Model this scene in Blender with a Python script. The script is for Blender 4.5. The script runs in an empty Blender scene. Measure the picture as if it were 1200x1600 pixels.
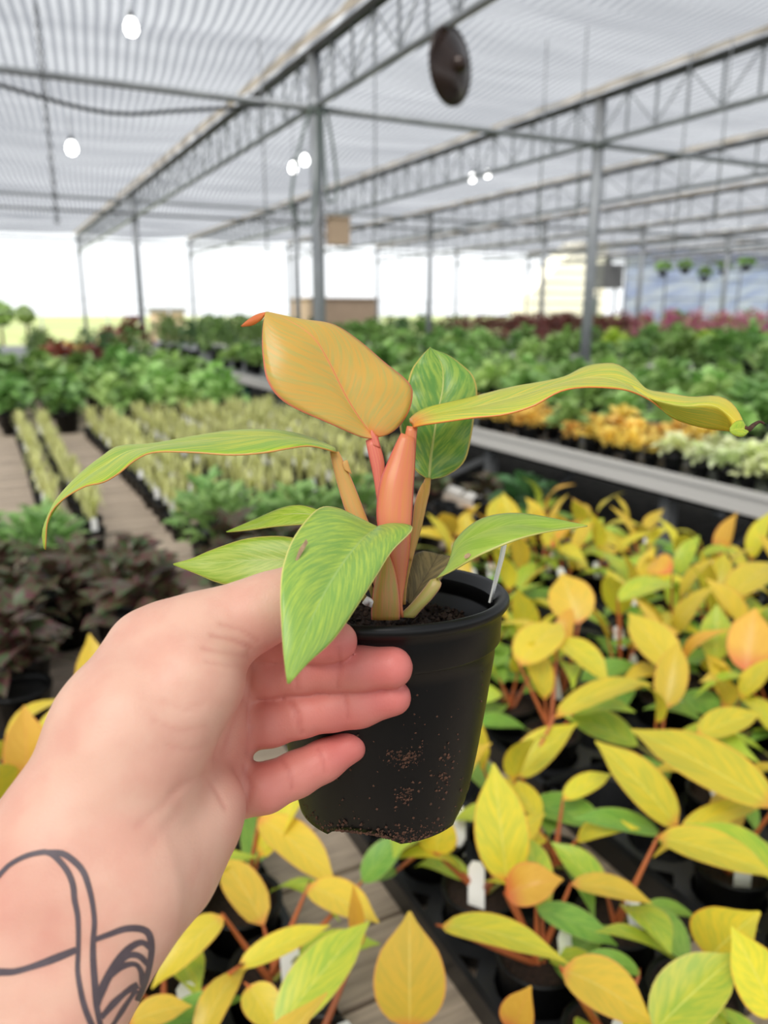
import bpy, bmesh, math, random
import numpy as np
from mathutils import Vector, Matrix
from mathutils.bvhtree import BVHTree
random.seed(11); np.random.seed(11)
scene = bpy.context.scene
COL = scene.collection

# ---------------------------------------------------------------- camera, light, exposure
FPX = 1202.0                                   # focal length in pixels of the 1200x1600 frame
PITCH, YAW = math.radians(14.46), math.radians(27.1)
CAM = np.array([0.0, 0.0, 1.45])
cam_data = bpy.data.cameras.new('camera')
cam_data.sensor_fit = 'VERTICAL'
cam_data.sensor_height = 34.6
cam_data.lens = 34.6*FPX/1600.0
cam_data.clip_start = 0.01; cam_data.clip_end = 600
cam_data.dof.use_dof = True
cam_data.dof.focus_distance = 0.272
cam_data.dof.aperture_fstop = 9.5
camera = bpy.data.objects.new('camera', cam_data); COL.objects.link(camera)
camera.location = CAM
camera.rotation_euler = (math.pi/2-PITCH, 0, -YAW)
scene.camera = camera

world = bpy.data.worlds.new('overcast_sky'); scene.world = world
world.use_nodes = True
_bg = world.node_tree.nodes['Background']
_bg.inputs['Color'].default_value = (0.95, 0.98, 1.0, 1)
_bg.inputs['Strength'].default_value = 1.12

sun_data = bpy.data.lights.new('sun', 'SUN'); sun_data.energy = 5.2; sun_data.angle = math.radians(28)
sun_data.color = (1.0, 0.96, 0.9)
sun = bpy.data.objects.new('sun', sun_data); COL.objects.link(sun)
sun.rotation_euler = (math.radians(38), 0, math.radians(-50))

scene.view_settings.view_transform = 'Standard'
scene.view_settings.look = 'None'
scene.view_settings.gamma = 1.0
scene.view_settings.exposure = 0.38
scene.view_settings.use_curve_mapping = False
scene.cycles.use_denoising = True
scene.cycles.max_bounces = 7
scene.cycles.transparent_max_bounces = 12

# ---------------------------------------------------------------- helpers
_f = np.array([math.sin(YAW)*math.cos(PITCH), math.cos(YAW)*math.cos(PITCH), -math.sin(PITCH)])
_r = np.array([math.cos(YAW), -math.sin(YAW), 0.0])
_u = np.cross(_r, _f)
BASIS = np.stack([_r, -_u, _f], 0)              # rows: image right, image down, depth

def at(px, py, d):
    """world point seen at a pixel, d metres in front of the lens"""
    return CAM + d*(_f + (px-600)/FPX*_r - (py-800)/FPX*_u)

def on_z(px, py, z):
    d = _f + (px-600)/FPX*_r - (py-800)/FPX*_u
    return CAM + d*(z-CAM[2])/d[2]

def srgb(r, g, b):
    def c(v):
        v /= 255.0
        return v/12.92 if v <= 0.04045 else ((v+0.055)/1.055)**2.4
    return (c(r), c(g), c(b), 1.0)

def tag(o, label=None, cat=None, group=None, kind=None):
    if label: o['label'] = label
    if cat: o['category'] = cat
    if group: o['group'] = group
    if kind: o['kind'] = kind
    return o

def empty(name, loc=(0, 0, 0), rz=0.0, label=None, cat=None, group=None, kind=None):
    o = bpy.data.objects.new(name, None); COL.objects.link(o)
    o.empty_display_size = 0.05
    o.location = loc; o.rotation_euler = (0, 0, rz)
    return tag(o, label, cat, group, kind)

def mesh_data(name, verts, faces, mat=None, uvs=None, smooth=True):
    me = bpy.data.meshes.new(name)
    me.from_pydata([tuple(map(float, v)) for v in verts], [], [tuple(map(int, f)) for f in faces])
    if uvs is not None:
        lay = me.uv_layers.new(name='UVMap')
        vi = np.empty(len(me.loops), dtype=np.int32); me.loops.foreach_get('vertex_index', vi)
        lay.data.foreach_set('uv', np.asarray(uvs, dtype=np.float32)[vi].ravel())
    if smooth:
        me.polygons.foreach_set('use_smooth', [True]*len(me.polygons))
    if mat: me.materials.append(mat)
    me.update()
    return me

def link(name, me, parent=None, world_space=True):
    """mesh object; world_space: vertices are world coordinates, keep them there under the parent"""
    o = bpy.data.objects.new(name, me); COL.objects.link(o)
    if parent is not None:
        o.parent = parent
        if world_space:
            o.matrix_parent_inverse = parent_matrix(parent).inverted()
    return o

def parent_matrix(p):
    m = p.matrix_basis.copy()
    if p.parent: m = parent_matrix(p.parent) @ p.matrix_parent_inverse @ m
    return m

def copy_tree(o, parent=None):
    c = o.copy(); COL.objects.link(c)
    if parent is not None: c.parent = parent
    for ch in o.children: copy_tree(ch, c)
    return c

class MB:
    """collects simple solids into one mesh"""
    def __init__(self): self.v = []; self.f = []; self.uv = []
    def add(self, v, f, uv=None):
        b = len(self.v); self.v += [tuple(p) for p in v]; self.f += [tuple(i+b for i in q) for q in f]
        self.uv += list(uv) if uv is not None else [(0, 0)]*len(v)
    def box(self, x0, x1, y0, y1, z0, z1):
        self.add([(x0,y0,z0),(x1,y0,z0),(x1,y1,z0),(x0,y1,z0),(x0,y0,z1),(x1,y0,z1),(x1,y1,z1),(x0,y1,z1)],
                 [(0,3,2,1),(4,5,6,7),(0,1,5,4),(1,2,6,5),(2,3,7,6),(3,0,4,7)])
    def bar(self, a, b, w, h, up=(0, 0, 1)):
        a = np.array(a, float); b = np.array(b, float); d = b-a; d /= np.linalg.norm(d)
        s = np.cross(d, up)
        if np.linalg.norm(s) < 1e-4: s = np.cross(d, (1, 0, 0))
        s /= np.linalg.norm(s); t = np.cross(s, d)
        v = [p + s*i*w/2 + t*j*h/2 for p in (a, b) for i, j in ((-1,-1),(1,-1),(1,1),(-1,1))]
        self.add(v, [(0,1,2,3),(7,6,5,4),(0,4,5,1),(1,5,6,2),(2,6,7,3),(3,7,4,0)])
    def tube(self, pts, r, n=8, caps=True):
        pts = [np.array(p, float) for p in pts]
        rs = list(r) if hasattr(r, '__len__') else [r]*len(pts)
        v = []; f = []; s = None
        for i, p in enumerate(pts):
            d = pts[min(i+1, len(pts)-1)] - pts[max(i-1, 0)]; d /= np.linalg.norm(d)+1e-12
            if s is None:
                s = np.cross(d, (0, 0, 1))
                if np.linalg.norm(s) < 1e-3: s = np.cross(d, (1, 0, 0))
            s = s - d*np.dot(s, d); s /= np.linalg.norm(s); t = np.cross(d, s)
            v += [p + rs[i]*(math.cos(2*math.pi*k/n)*s + math.sin(2*math.pi*k/n)*t) for k in range(n)]
        for i in range(len(pts)-1):
            for k in range(n):
                a = i*n+k; b = i*n+(k+1) % n
                f.append((a, b, b+n, a+n))
        if caps:
            f.append(tuple(range(n))[::-1]); m = (len(pts)-1)*n; f.append(tuple(m+k for k in range(n)))
        self.add(v, f)
    def lathe(self, prof, n=32, origin=(0, 0, 0), axis=None, zfun=None):
        """prof: list of (r, z); axis: (ex, ey, ez) frame"""
        o = np.array(origin, float)
        ex, ey, ez = axis if axis is not None else (np.array([1., 0, 0]), np.array([0, 1., 0]), np.array([0, 0, 1.]))
        v = []; f = []
        for i, (r, z) in enumerate(prof):
            for k in range(n):
                a = 2*math.pi*k/n
                zz = z if zfun is None else zfun(i, a, z)
                v.append(o + r*math.cos(a)*ex + r*math.sin(a)*ey + zz*ez)
        for i in range(len(prof)-1):
            for k in range(n):
                a = i*n+k; b = i*n+(k+1) % n
                f.append((a, b, b+n, a+n))
        self.add(v, f)
    def build(self, name, mat, parent=None, smooth=False, world_space=True, uv=False):
        return link(name, mesh_data(name, self.v, self.f, mat, self.uv if uv else None, smooth), parent, world_space)
    def data(self, name, mat, smooth=False, uv=False):
        return mesh_data(name, self.v, self.f, mat, self.uv if uv else None, smooth)

def spline(pts, n):
    """Catmull-Rom through pts, n samples evenly spaced by length"""
    p = np.array(pts, float)
    if len(p) == 2:
        t = np.linspace(0, 1, n)[:, None]; return p[0]*(1-t)+p[1]*t
    q = np.vstack([2*p[0]-p[1], p, 2*p[-1]-p[-2]]); out = []
    for i in range(1, len(q)-2):
        for t in np.linspace(0, 1, 12, endpoint=False):
            a, b, c, d = q[i-1], q[i], q[i+1], q[i+2]
            out.append(0.5*((2*b)+(-a+c)*t+(2*a-5*b+4*c-d)*t*t+(-a+3*b-3*c+d)*t**3))
    out.append(p[-1]); out = np.array(out)
    L = np.concatenate([[0], np.cumsum(np.linalg.norm(np.diff(out, axis=0), axis=1))])
    s = np.linspace(0, L[-1], n)
    return np.stack([np.interp(s, L, out[:, k]) for k in range(p.shape[1])], 1)

def pix(pts):
    return np.array([at(*p) for p in pts])

def grid_faces(nu, nv):
    return [(i*nv+j, i*nv+j+1, (i+1)*nv+j+1, (i+1)*nv+j) for i in range(nu-1) for j in range(nv-1)]

# ---------------------------------------------------------------- materials
def new_mat(name):
    m = bpy.data.materials.new(name); m.use_nodes = True
    nt = m.node_tree; nt.nodes.clear()
    out = nt.nodes.new('ShaderNodeOutputMaterial')
    return m, nt, out

def N(nt, t, **kw):
    n = nt.nodes.new(t)
    for k, v in kw.items():
        if k in n.inputs: n.inputs[k].default_value = v
        else: setattr(n, k, v)
    return n

def mix_col(nt, fac, a, b, blend='MIX'):
    n = nt.nodes.new('ShaderNodeMix'); n.data_type = 'RGBA'; n.blend_type = blend
    for i, x in ((0, fac), (6, a), (7, b)):
        if isinstance(x, bpy.types.NodeSocket): nt.links.new(x, n.inputs[i])
        else: n.inputs[i].default_value = x
    return n.outputs[2]

def math_n(nt, op, a, b=None, c=None, clamp=False):
    n = nt.nodes.new('ShaderNodeMath'); n.operation = op; n.use_clamp = clamp
    for i, x in enumerate((a, b, c)):
        if x is None: continue
        if isinstance(x, bpy.types.NodeSocket): nt.links.new(x, n.inputs[i])
        else: n.inputs[i].default_value = x
    return n.outputs[0]

def smooth_n(nt, x, lo, hi):
    n = nt.nodes.new('ShaderNodeMapRange'); n.interpolation_type = 'SMOOTHSTEP'
    nt.links.new(x, n.inputs[0]); n.inputs[1].default_value = lo; n.inputs[2].default_value = hi
    return n.outputs[0]

def plain(name, col, rough=0.5, metal=0.0, var=0.12, scale=20.0, bump=0.0, col2=None, spec=0.5, stretch=(1, 1, 1), coord='Object', distinct=0.0):
    m, nt, out = new_mat(name)
    b = N(nt, 'ShaderNodeBsdfPrincipled', Roughness=rough, Metallic=metal)
    b.inputs['Specular IOR Level'].default_value = spec
    tc = N(nt, 'ShaderNodeTexCoord'); mp = N(nt, 'ShaderNodeMapping'); mp.inputs['Scale'].default_value = stretch
    nt.links.new(tc.outputs[coord], mp.inputs[0])
    no = N(nt, 'ShaderNodeTexNoise', Scale=scale, Detail=4.0)
    vec = mp.outputs[0]
    if distinct:
        oi = N(nt, 'ShaderNodeObjectInfo'); va = N(nt, 'ShaderNodeVectorMath', operation='ADD')
        mu = math_n(nt, 'MULTIPLY', oi.outputs['Random'], 37.0)
        nt.links.new(vec, va.inputs[0]); nt.links.new(mu, va.inputs[1]); vec = va.outputs[0]
    nt.links.new(vec, no.inputs['Vector'])
    c2 = col2 or tuple(list(np.array(col[:3])*(1-2*var))+[1.0])
    fac = smooth_n(nt, no.outputs[0], 0.3, 0.7)
    c = mix_col(nt, fac, c2, col)
    if distinct:
        oi = N(nt, 'ShaderNodeObjectInfo')
        k = math_n(nt, 'MULTIPLY_ADD', oi.outputs['Random'], distinct, 1.0-distinct/2)
        hs = N(nt, 'ShaderNodeHueSaturation'); nt.links.new(c, hs.inputs['Color']); nt.links.new(k, hs.inputs['Value']); c = hs.outputs[0]
    nt.links.new(c, b.inputs['Base Color'])
    if bump:
        bp = N(nt, 'ShaderNodeBump', Strength=bump, Distance=0.01); nt.links.new(no.outputs[0], bp.inputs['Height'])
        nt.links.new(bp.outputs[0], b.inputs['Normal'])
    nt.links.new(b.outputs[0], out.inputs[0])
    return m

def leaf_mat(name, colA, colB, mid=None, edge=None, tip=None, base=None, su=26.0, sv=2.6, trans=0.28, rough=0.38,
             spread=0.0, hue=0.0, contrast=(0.38, 0.62), edge_w=0.955, mid_w=0.035, skew=0.42, spots=None, spec=0.4, basew=0.3, veins=0.05, gain=1.0):
    def gn(c): return None if c is None else tuple(min(.93, x*gain) for x in c[:3])+(1.0,)
    colA, colB, mid, edge, tip, base = map(gn, (colA, colB, mid, edge, tip, base))
    m, nt, out = new_mat(name)
    uv = N(nt, 'ShaderNodeUVMap'); sep = N(nt, 'ShaderNodeSeparateXYZ'); nt.links.new(uv.outputs[0], sep.inputs[0])
    u, v = sep.outputs[0], sep.outputs[1]
    av = math_n(nt, 'MULTIPLY', math_n(nt, 'ABSOLUTE', math_n(nt, 'SUBTRACT', v, 0.5)), 2.0)
    s = math_n(nt, 'MULTIPLY_ADD', av, -skew, u)
    cb = N(nt, 'ShaderNodeCombineXYZ')
    nt.links.new(math_n(nt, 'MULTIPLY', s, su), cb.inputs[0]); nt.links.new(math_n(nt, 'MULTIPLY', v, sv), cb.inputs[1])
    oi = N(nt, 'ShaderNodeObjectInfo')
    nt.links.new(math_n(nt, 'MULTIPLY', oi.outputs['Random'], 50.0), cb.inputs[2])
    no = N(nt, 'ShaderNodeTexNoise', Scale=1.0, Detail=5.0, Roughness=0.62); nt.links.new(cb.outputs[0], no.inputs['Vector'])
    c = mix_col(nt, smooth_n(nt, no.outputs[0], *contrast), colA, colB)
    if base: c = mix_col(nt, smooth_n(nt, u, basew, 0.0), c, base)
    if tip: c = mix_col(nt, smooth_n(nt, u, 0.8, 1.02), c, tip)
    if spread or hue:
        hs = N(nt, 'ShaderNodeHueSaturation')
        nt.links.new(c, hs.inputs['Color'])
        nt.links.new(math_n(nt, 'MULTIPLY_ADD', oi.outputs['Random'], spread, 1.0-spread/2), hs.inputs['Value'])
        w = math_n(nt, 'FRACT', math_n(nt, 'MULTIPLY', oi.outputs['Random'], 7.13))
        nt.links.new(math_n(nt, 'MULTIPLY_ADD', w, hue, 0.5-hue/2), hs.inputs['Hue'])
        c = hs.outputs[0]
    if mid: c = mix_col(nt, math_n(nt, 'MULTIPLY', smooth_n(nt, av, mid_w, mid_w*0.3), 0.8), c, mid)
    if edge: c = mix_col(nt, smooth_n(nt, av, edge_w-0.02, edge_w+0.02), c, edge)
    b = N(nt, 'ShaderNodeBsdfPrincipled', Roughness=rough*.92); b.inputs['Specular IOR Level'].default_value = spec*1.2
    nt.links.new(c, b.inputs['Base Color'])
    # raised side veins
    wv = math_n(nt, 'SINE', math_n(nt, 'MULTIPLY', s, 150.0))
    hgt = math_n(nt, 'ADD', math_n(nt, 'MULTIPLY', wv, veins), no.outputs[0])
    bp = N(nt, 'ShaderNodeBump', Strength=0.10, Distance=0.001); nt.links.new(hgt, bp.inputs['Height'])
    nt.links.new(bp.outputs[0], b.inputs['Normal'])
    tr = N(nt, 'ShaderNodeBsdfTranslucent'); nt.links.new(c, tr.inputs['Color'])
    mx = N(nt, 'ShaderNodeMixShader'); mx.inputs[0].default_value = trans
    nt.links.new(b.outputs[0], mx.inputs[1]); nt.links.new(tr.outputs[0], mx.inputs[2])
    nt.links.new(mx.outputs[0], out.inputs[0])
    return m

M = {}
M['galv'] = plain('galvanised_steel', srgb(150,154,158), 0.45, 0.35, 0.1, 6)
M['dark_steel'] = plain('weathered_dark_steel', srgb(70,72,74), 0.6, 0.2, 0.15, 6)
M['bench_alu'] = plain('grey_painted_rail', srgb(226,223,217), 0.5, 0.0, 0.05, 5, stretch=(1, .2, 1))
M['leg'] = plain('dull_bench_leg', srgb(120,122,124), 0.55, 0.2, 0.1, 8)
M['board'] = plain('weathered_board', srgb(192,174,154), 0.85, 0, 0.16, 9, bump=0.3, stretch=(1.2, 14, 10), distinct=0.22)
M['black_plastic'] = plain('black_plastic', srgb(11,11,12), 0.4, 0, 0.08, 40, bump=0.02, spec=.32)
M['tray_plastic'] = plain('tray_plastic', srgb(36,37,40), 0.4, 0, 0.15, 25, bump=0.02)
M['soil'] = plain('potting_soil', srgb(62,44,34), 0.95, 0, 0.35, 260, bump=0.8)
M['crumb'] = plain('peat_crumb', srgb(92,62,46), 0.95, 0, 0.3, 300)
M['white_tag'] = plain('white_plastic_tag', srgb(250,250,247), 0.5, 0, 0.02, 30)
M['ground'] = plain('dark_gravel_ground', srgb(74,70,64), 0.95, 0, 0.3, 14, bump=0.3)
M['field'] = plain('dry_green_field', srgb(140,156,92), 0.95, 0, 0.1, .25, col2=srgb(156,160,108))
M['teal'] = plain('teal_painted_leg', srgb(36,100,96), 0.5, 0.1, 0.1, 8)
M['brown_disc'] = plain('dark_brown_enamel', srgb(62,46,40), 0.22, 0.2, 0.2, 5)
M['cardboard'] = plain('tan_panel', srgb(190,165,140), 0.8, 0, 0.05, 2)
M['cream'] = plain('cream_cladding', srgb(238,232,210), 0.7, 0, 0.03, 1)
M['grey_box'] = plain('grey_metal_box', srgb(130,130,130), 0.6, 0.1, 0.08, 3)
M['bluefilm'] = leaf_mat('blue_white_film', srgb(206,214,240), srgb(232,236,248), su=9, sv=5, trans=.75, rough=.35, veins=0)
M['hem'] = leaf_mat('bunched_net_hem', srgb(226,214,196), srgb(206,194,178), su=9, sv=5, trans=.65, rough=.8, veins=0)
M['hose'] = plain('grey_green_hose', srgb(104,118,112), 0.6, 0, 0.1, 9)
M['white_top'] = plain('white_cover', srgb(240,240,236), 0.6, 0, 0.03, 3)
# ---------------------------------------------------------------- ground and field
g = MB(); g.box(-40, 80, -30, 22.6, -0.05, 0.0)
tag(g.build('floor', M['ground']), kind='structure')
g = MB(); g.box(-300, 400, 22.6, 500, -0.06, -0.005)
tag(g.build('field_ground', M['field']), kind='structure')

# ---------------------------------------------------------------- shade-net roof
def net_material():
    m, nt, out = new_mat('woven_shade_net')
    tc = N(nt, 'ShaderNodeTexCoord'); mp = N(nt, 'ShaderNodeMapping'); mp.inputs['Rotation'].default_value = (0, 0, math.radians(7))
    nt.links.new(tc.outputs['Object'], mp.inputs[0])
    dis = N(nt, 'ShaderNodeTexNoise', Scale=0.8, Detail=2.0); nt.links.new(mp.outputs[0], dis.inputs['Vector'])
    sep = N(nt, 'ShaderNodeSeparateXYZ'); nt.links.new(mp.outputs[0], sep.inputs[0])
    x = math_n(nt, 'MULTIPLY_ADD', dis.outputs[0], 0.025, sep.outputs[0])
    st = math_n(nt, 'SINE', math_n(nt, 'MULTIPLY', x, 2*math.pi/0.075))
    st = smooth_n(nt, st, -0.5, 0.9)
    folds = N(nt, 'ShaderNodeTexNoise', Scale=1.0, Detail=3.0)
    mp2 = N(nt, 'ShaderNodeMapping'); mp2.inputs['Scale'].default_value = (0.35, 1.6, 1); nt.links.new(tc.outputs['Object'], mp2.inputs[0])
    nt.links.new(mp2.outputs[0], folds.inputs['Vector'])
    fo = smooth_n(nt, folds.outputs[0], 0.3, 0.72)
    c = mix_col(nt, st, srgb(84,88,98), srgb(120,122,128))
    c = mix_col(nt, math_n(nt, 'MULTIPLY', fo, 0.5), c, srgb(92,95,104))
    d = N(nt, 'ShaderNodeBsdfDiffuse'); nt.links.new(c, d.inputs['Color'])
    t = N(nt, 'ShaderNodeBsdfTranslucent'); nt.links.new(c, t.inputs['Color'])
    mx = N(nt, 'ShaderNodeMixShader'); mx.inputs[0].default_value = 0.6
    nt.links.new(d.outputs[0], mx.inputs[1]); nt.links.new(t.outputs[0], mx.inputs[2])
    tp = N(nt, 'ShaderNodeBsdfTransparent')
    gap = math_n(nt, 'MULTIPLY', math_n(nt, 'MULTIPLY_ADD', st, 0.22, 0.23), math_n(nt, 'MULTIPLY_ADD', fo, -0.4, 1.15))
    mx2 = N(nt, 'ShaderNodeMixShader'); nt.links.new(gap, mx2.inputs[0])
    nt.links.new(mx.outputs[0], mx2.inputs[1]); nt.links.new(tp.outputs[0], mx2.inputs[2])
    nt.links.new(mx2.outputs[0], out.inputs[0])
    return m
M['net'] = net_material()
TRUSS_X = [2.5+2.85*k for k in range(9)]
ROOF_Y0, ROOF_Y1 = -4.5, 22.2
ceiling = empty('ceiling', (0, 0, 3.45)); tag(ceiling, 'pale striped shade net roof over the benches', kind='structure')
edges_x = [-6.05, -3.2, -0.35] + TRUSS_X + [28.2, 31.0]
rng = np.random.RandomState(3)
for i in range(len(edges_x)-1):
    x0, x1 = edges_x[i], edges_x[i+1]
    nx, ny = 13, 107
    X, Y = np.meshgrid(np.linspace(x0, x1, nx), np.linspace(ROOF_Y0, ROOF_Y1, ny), indexing='ij')
    t = (X-x0)/(x1-x0)
    ph = rng.rand(4)*6.28
    Z = 3.46 - 0.07*np.sin(np.pi*t) + np.sin(np.pi*t)*(0.03*np.sin(Y*3.1+ph[0])+0.022*np.sin(Y*5.3+X*1.3+ph[1])) + 0.012*np.sin(Y*9+ph[2])*(1-np.sin(np.pi*t))
    if x0 in TRUSS_X:
        q = np.random.RandomState(int(x0*10)); hy = np.arange(0.4, ROOF_Y1-.1, .16)
        pv = []; pu = []
        for yy in hy:
            for w_ in (0, .5, 1): pv.append((x0-.045-.07*w_+q.randn()*.006, yy, 3.425-.02*w_*(1-w_)*4+.012*w_+q.randn()*.006)); pu.append((yy*.1, w_))
        tag(link('net_hem', mesh_data('net_hem', pv, grid_faces(len(hy), 3), M['hem'], pu), ceiling), 'loose beige hem of the net along the truss')
    link('net_panel', mesh_data('net_panel', np.stack([X, Y, Z], -1).reshape(-1, 3), grid_faces(nx, ny), M['net']), ceiling)

# ---------------------------------------------------------------- trusses
ZT, ZB = 3.38, 3.0
truss_labels = ['lattice roof truss above the post with the tan box, brown disc hanging from it',
                'lattice roof truss resting on the post that stands between second and third bench',
                'lattice roof truss over the aisle beyond the third bench',
                'lattice roof truss over the aisle beyond the fourth bench']
def unit_bar(w, h):
    b = MB(); b.box(-w/2, w/2, -h/2, h/2, 0, 1); return b.data('web_bar', M['galv'])
WEB_T, WEB_F = unit_bar(0.016, 0.016), unit_bar(0.009, 0.009)
def place_bar(me, a, b, parent, name='web_bar'):
    a = Vector(a); b = Vector(b); d = b-a
    o = bpy.data.objects.new(name, me); COL.objects.link(o); o.parent = parent
    q = d.to_track_quat('Z', 'Y')
    o.matrix_basis = Matrix.Translation(a) @ q.to_matrix().to_4x4() @ Matrix.Diagonal((1, 1, d.length, 1))
    return o
for k, x in enumerate(TRUSS_X):
    lab = truss_labels[k] if k < 4 else 'distant lattice roof truss, %s counted from the boxed post' % ['fifth', 'sixth', 'seventh', 'eighth', 'ninth'][k-4]
    t = empty('roof_truss', (x, 0, ZT), label=lab, cat='truss', group='parallel lattice roof trusses')
    y0, y1 = 0.6, 22.1
    b = MB(); b.bar((0, y0, 0), (0, y1, 0), 0.06, 0.05); b.build('top_chord', M['dark_steel'], t, world_space=False)
    b = MB(); b.tube([(0, y0, ZB-ZT), (0, y1, ZB-ZT)], 0.026, 8); b.build('bottom_chord', M['galv'], t, True, world_space=False)
    step = 0.34 if k < 2 else (0.5 if k < 4 else 0.9)
    n = int((y1-y0)/step)
    for i in range(n):
        y = y0+i*step
        place_bar(WEB_T, (0, y, ZB-ZT+.02), (0, y, -.02), t)
        if i+1 < n: place_bar(WEB_F, (0, y, -.02) if i % 2 else (0, y, ZB-ZT+.02), (0, y+step, ZB-ZT+.02) if i % 2 else (0, y+step, -.02), t)

# ---------------------------------------------------------------- posts and tie pipes
def post(x, y, label, z1=ZT-0.03, r=0.052):
    p = empty('support_post', (x, y, 0), label=label, cat='post', group='roof support posts')
    b = MB(); b.tube([(0, 0, 0.012), (0, 0, z1)], r, 14); b.build('shaft', M['galv'], p, True, world_space=False)
    b = MB(); b.box(-.11, .11, -.11, .11, 0, .014); b.build('base_plate', M['galv'], p, world_space=False)
    b = MB(); b.tube([(0, 0, ZB-.06), (0, 0, ZB+.06)], r+.012, 14); b.build('collar', M['galv'], p, True, world_space=False)
    return p
post(2.5, 6.05, 'grey steel post with a tan box fixed to it, beside the long bench')
post(5.35, 6.05, 'grey steel post rising behind the plants of the long bench, in the next aisle')
post(8.2, 6.05, 'grey steel post on the aisle beyond the third bench')
for k in range(6):
    post(TRUSS_X[k], 14.0, 'distant grey steel post in the middle row, %s counted from the board bench' % ['first', 'second', 'third', 'fourth', 'fifth', 'sixth'][k])
for k in range(7):
    post(TRUSS_X[k], 22.05, 'far grey steel post at the open roof edge, %s from the field trees' % ['first', 'second', 'third', 'fourth', 'fifth', 'sixth', 'seventh'][k], r=0.045)
for y, z, lab in ((6.05, 3.0, 'grey tie pipe crossing the post with the tan box'), (14.0, 3.27, 'grey tie pipe crossing the middle row of posts'), (22.0, 3.28, 'grey tie pipe along the far open edge of the roof')):
    b = MB(); b.tube([(-2.2, y+.075, z), (29, y+.075, z)], 0.027, 8)
    tag(b.build('tie_pipe', M['galv'], smooth=True), lab, 'pipe', 'tie pipes across the roof')
# slack cable under the first tie pipe, thin straight pipe near the second
a = on_z(-60, 140, 3.0); c = on_z(330, 150, 3.0)
pts = spline([(-0.6, 5.9, 3.02), (0.3, 5.95, 2.86), (0.95, 6.0, 2.78), (1.5, 6.03, 2.86), (2.1, 6.06, 2.96)], 20)
b = MB(); b.tube(pts, 0.014, 6); tag(b.build('slack_cable', M['dark_steel'], smooth=True), 'slack dark cable sagging below the tie pipe', 'cable')
b = MB(); b.tube([(-2, 13.6, 3.0), (9, 13.6, 3.02)], 0.02, 6); tag(b.build('irrigation_pipe', M['dark_steel'], smooth=True), 'thin dark water pipe hung just below the middle tie pipe', 'pipe')

# tan box on the first post
pb = empty('post_box', (2.555, 5.96, 1.98), label='small tan box fixed to the side of the grey post', cat='box')
b = MB(); b.box(0.005, .16, -.06, .06, 0, .2); b.build('box_body', M['cardboard'], pb, world_space=False)
b = MB(); b.box(-.01, .17, -.07, .07, .2, .215); b.build('box_lid', M['cardboard'], pb, world_space=False)
# looped hose on the first post
for sx, dep, lab in ((-.26, 0.75, 'looped grey-green hose hanging left of the boxed post'), (.12, 0.6, 'looped grey-green hose hanging right against the boxed post')):
    pts = spline([(2.5+sx*.3, 5.93, 2.97), (2.5+sx*.8, 5.93, 2.97-dep*.5), (2.5+sx, 5.93, 2.97-dep), (2.5+sx*.4, 5.93, 2.97-dep*1.12), (2.5+sx*.15, 5.94, 2.97-dep*.6), (2.5+sx*.1, 5.945, 2.96)], 26)
    b = MB(); b.tube(pts, 0.011, 6); tag(b.build('hose_loop', M['hose'], smooth=True), lab, 'hose')

# ---------------------------------------------------------------- hanging disc
dc = at(705, 103, 4.35)
disc = empty('hanging_disc', tuple(dc), label='round dark brown disc hanging under the truss chord by a hook', cat='hanging disc')
toc = CAM-dc; az = math.atan2(toc[1], toc[0]) + math.radians(56)
ez = np.array([math.cos(az), math.sin(az), 0.0]); ex = np.array([0, 0, 1.0]); ey = np.cross(ez, ex)
R = 0.2
b = MB(); b.lathe([(0.001, .055), (.06, .05), (.12, .035), (.17, .014), (.192, 0), (R, -.006), (.19, -.014), (.16, -.004), (.1, .014), (.001, .03)], 40, axis=(ex, ey, ez))
b.build('dish', M['brown_disc'], disc, True, world_space=False)
b = MB(); b.lathe([(.001, .10), (.03, .095), (.045, .08), (.05, .045)], 20, axis=(ex, ey, ez)); b.build('hub', M['brown_disc'], disc, True, world_space=False)
b = MB(); b.lathe([(.193, .008), (.206, .004), (.206, -.012), (.193, -.016), (.193, .008)], 40, axis=(ex, ey, ez)); b.build('rim', M['brown_disc'], disc, True, world_space=False)
hk = [(0, 0, .2), (.012, .0, .24), (0, 0, .28), (0, 0, max(.3, 2.985-dc[2]))]
b = MB(); b.tube(hk, .006, 6); b.build('hook', M['galv'], disc, True, world_space=False)

# ---------------------------------------------------------------- chain, wires, bulbs
ch = on_z(55, 0, 3.40); cx, cy = ch[0], ch[1]
chain = empty('hanging_chain', (cx, cy, 2.05), label='long thin dark chain hanging straight down from the net', cat='chain')
lk = MB()
pts = [(0.012*math.cos(a), 0, 0.022*math.sin(a)) for a in np.linspace(0, 2*math.pi, 11)]
lk.tube(pts, 0.005, 5, caps=False); link_me = lk.data('chain_link', M['dark_steel'], True)
for i in range(34):
    o = bpy.data.objects.new('chain_link', link_me); COL.objects.link(o); o.parent = chain
    o.location = (0, 0, 0.02+i*0.0395); o.rotation_euler = (0, 0, (i % 2)*math.pi/2)
wires = [(405, 60, 0), (585, 40, 1), (918, 40, 2), (1080, 80, 3), (855, 60, 4), (1145, 60, 5)]
for px, py, i in wires:
    p = on_z(px, py, 3.42)
    b = MB(); b.tube([(p[0], p[1], 3.42), (p[0]+.004, p[1], 2.9), (p[0], p[1], 1.9+.12*(i % 3))], 0.006, 5)
    tag(b.build('hanging_wire', M['galv'], smooth=True), 'thin grey wire hanging loose from the roof net', 'wire', 'wires hanging from the net')
def lamp_material():
    m, nt, out = new_mat('glowing_bulb_glass')
    e = N(nt, 'ShaderNodeEmission', Strength=6.0); e.inputs['Color'].default_value = (1, 0.99, 0.96, 1)
    nt.links.new(e.outputs[0], out.inputs[0]); return m
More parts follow.
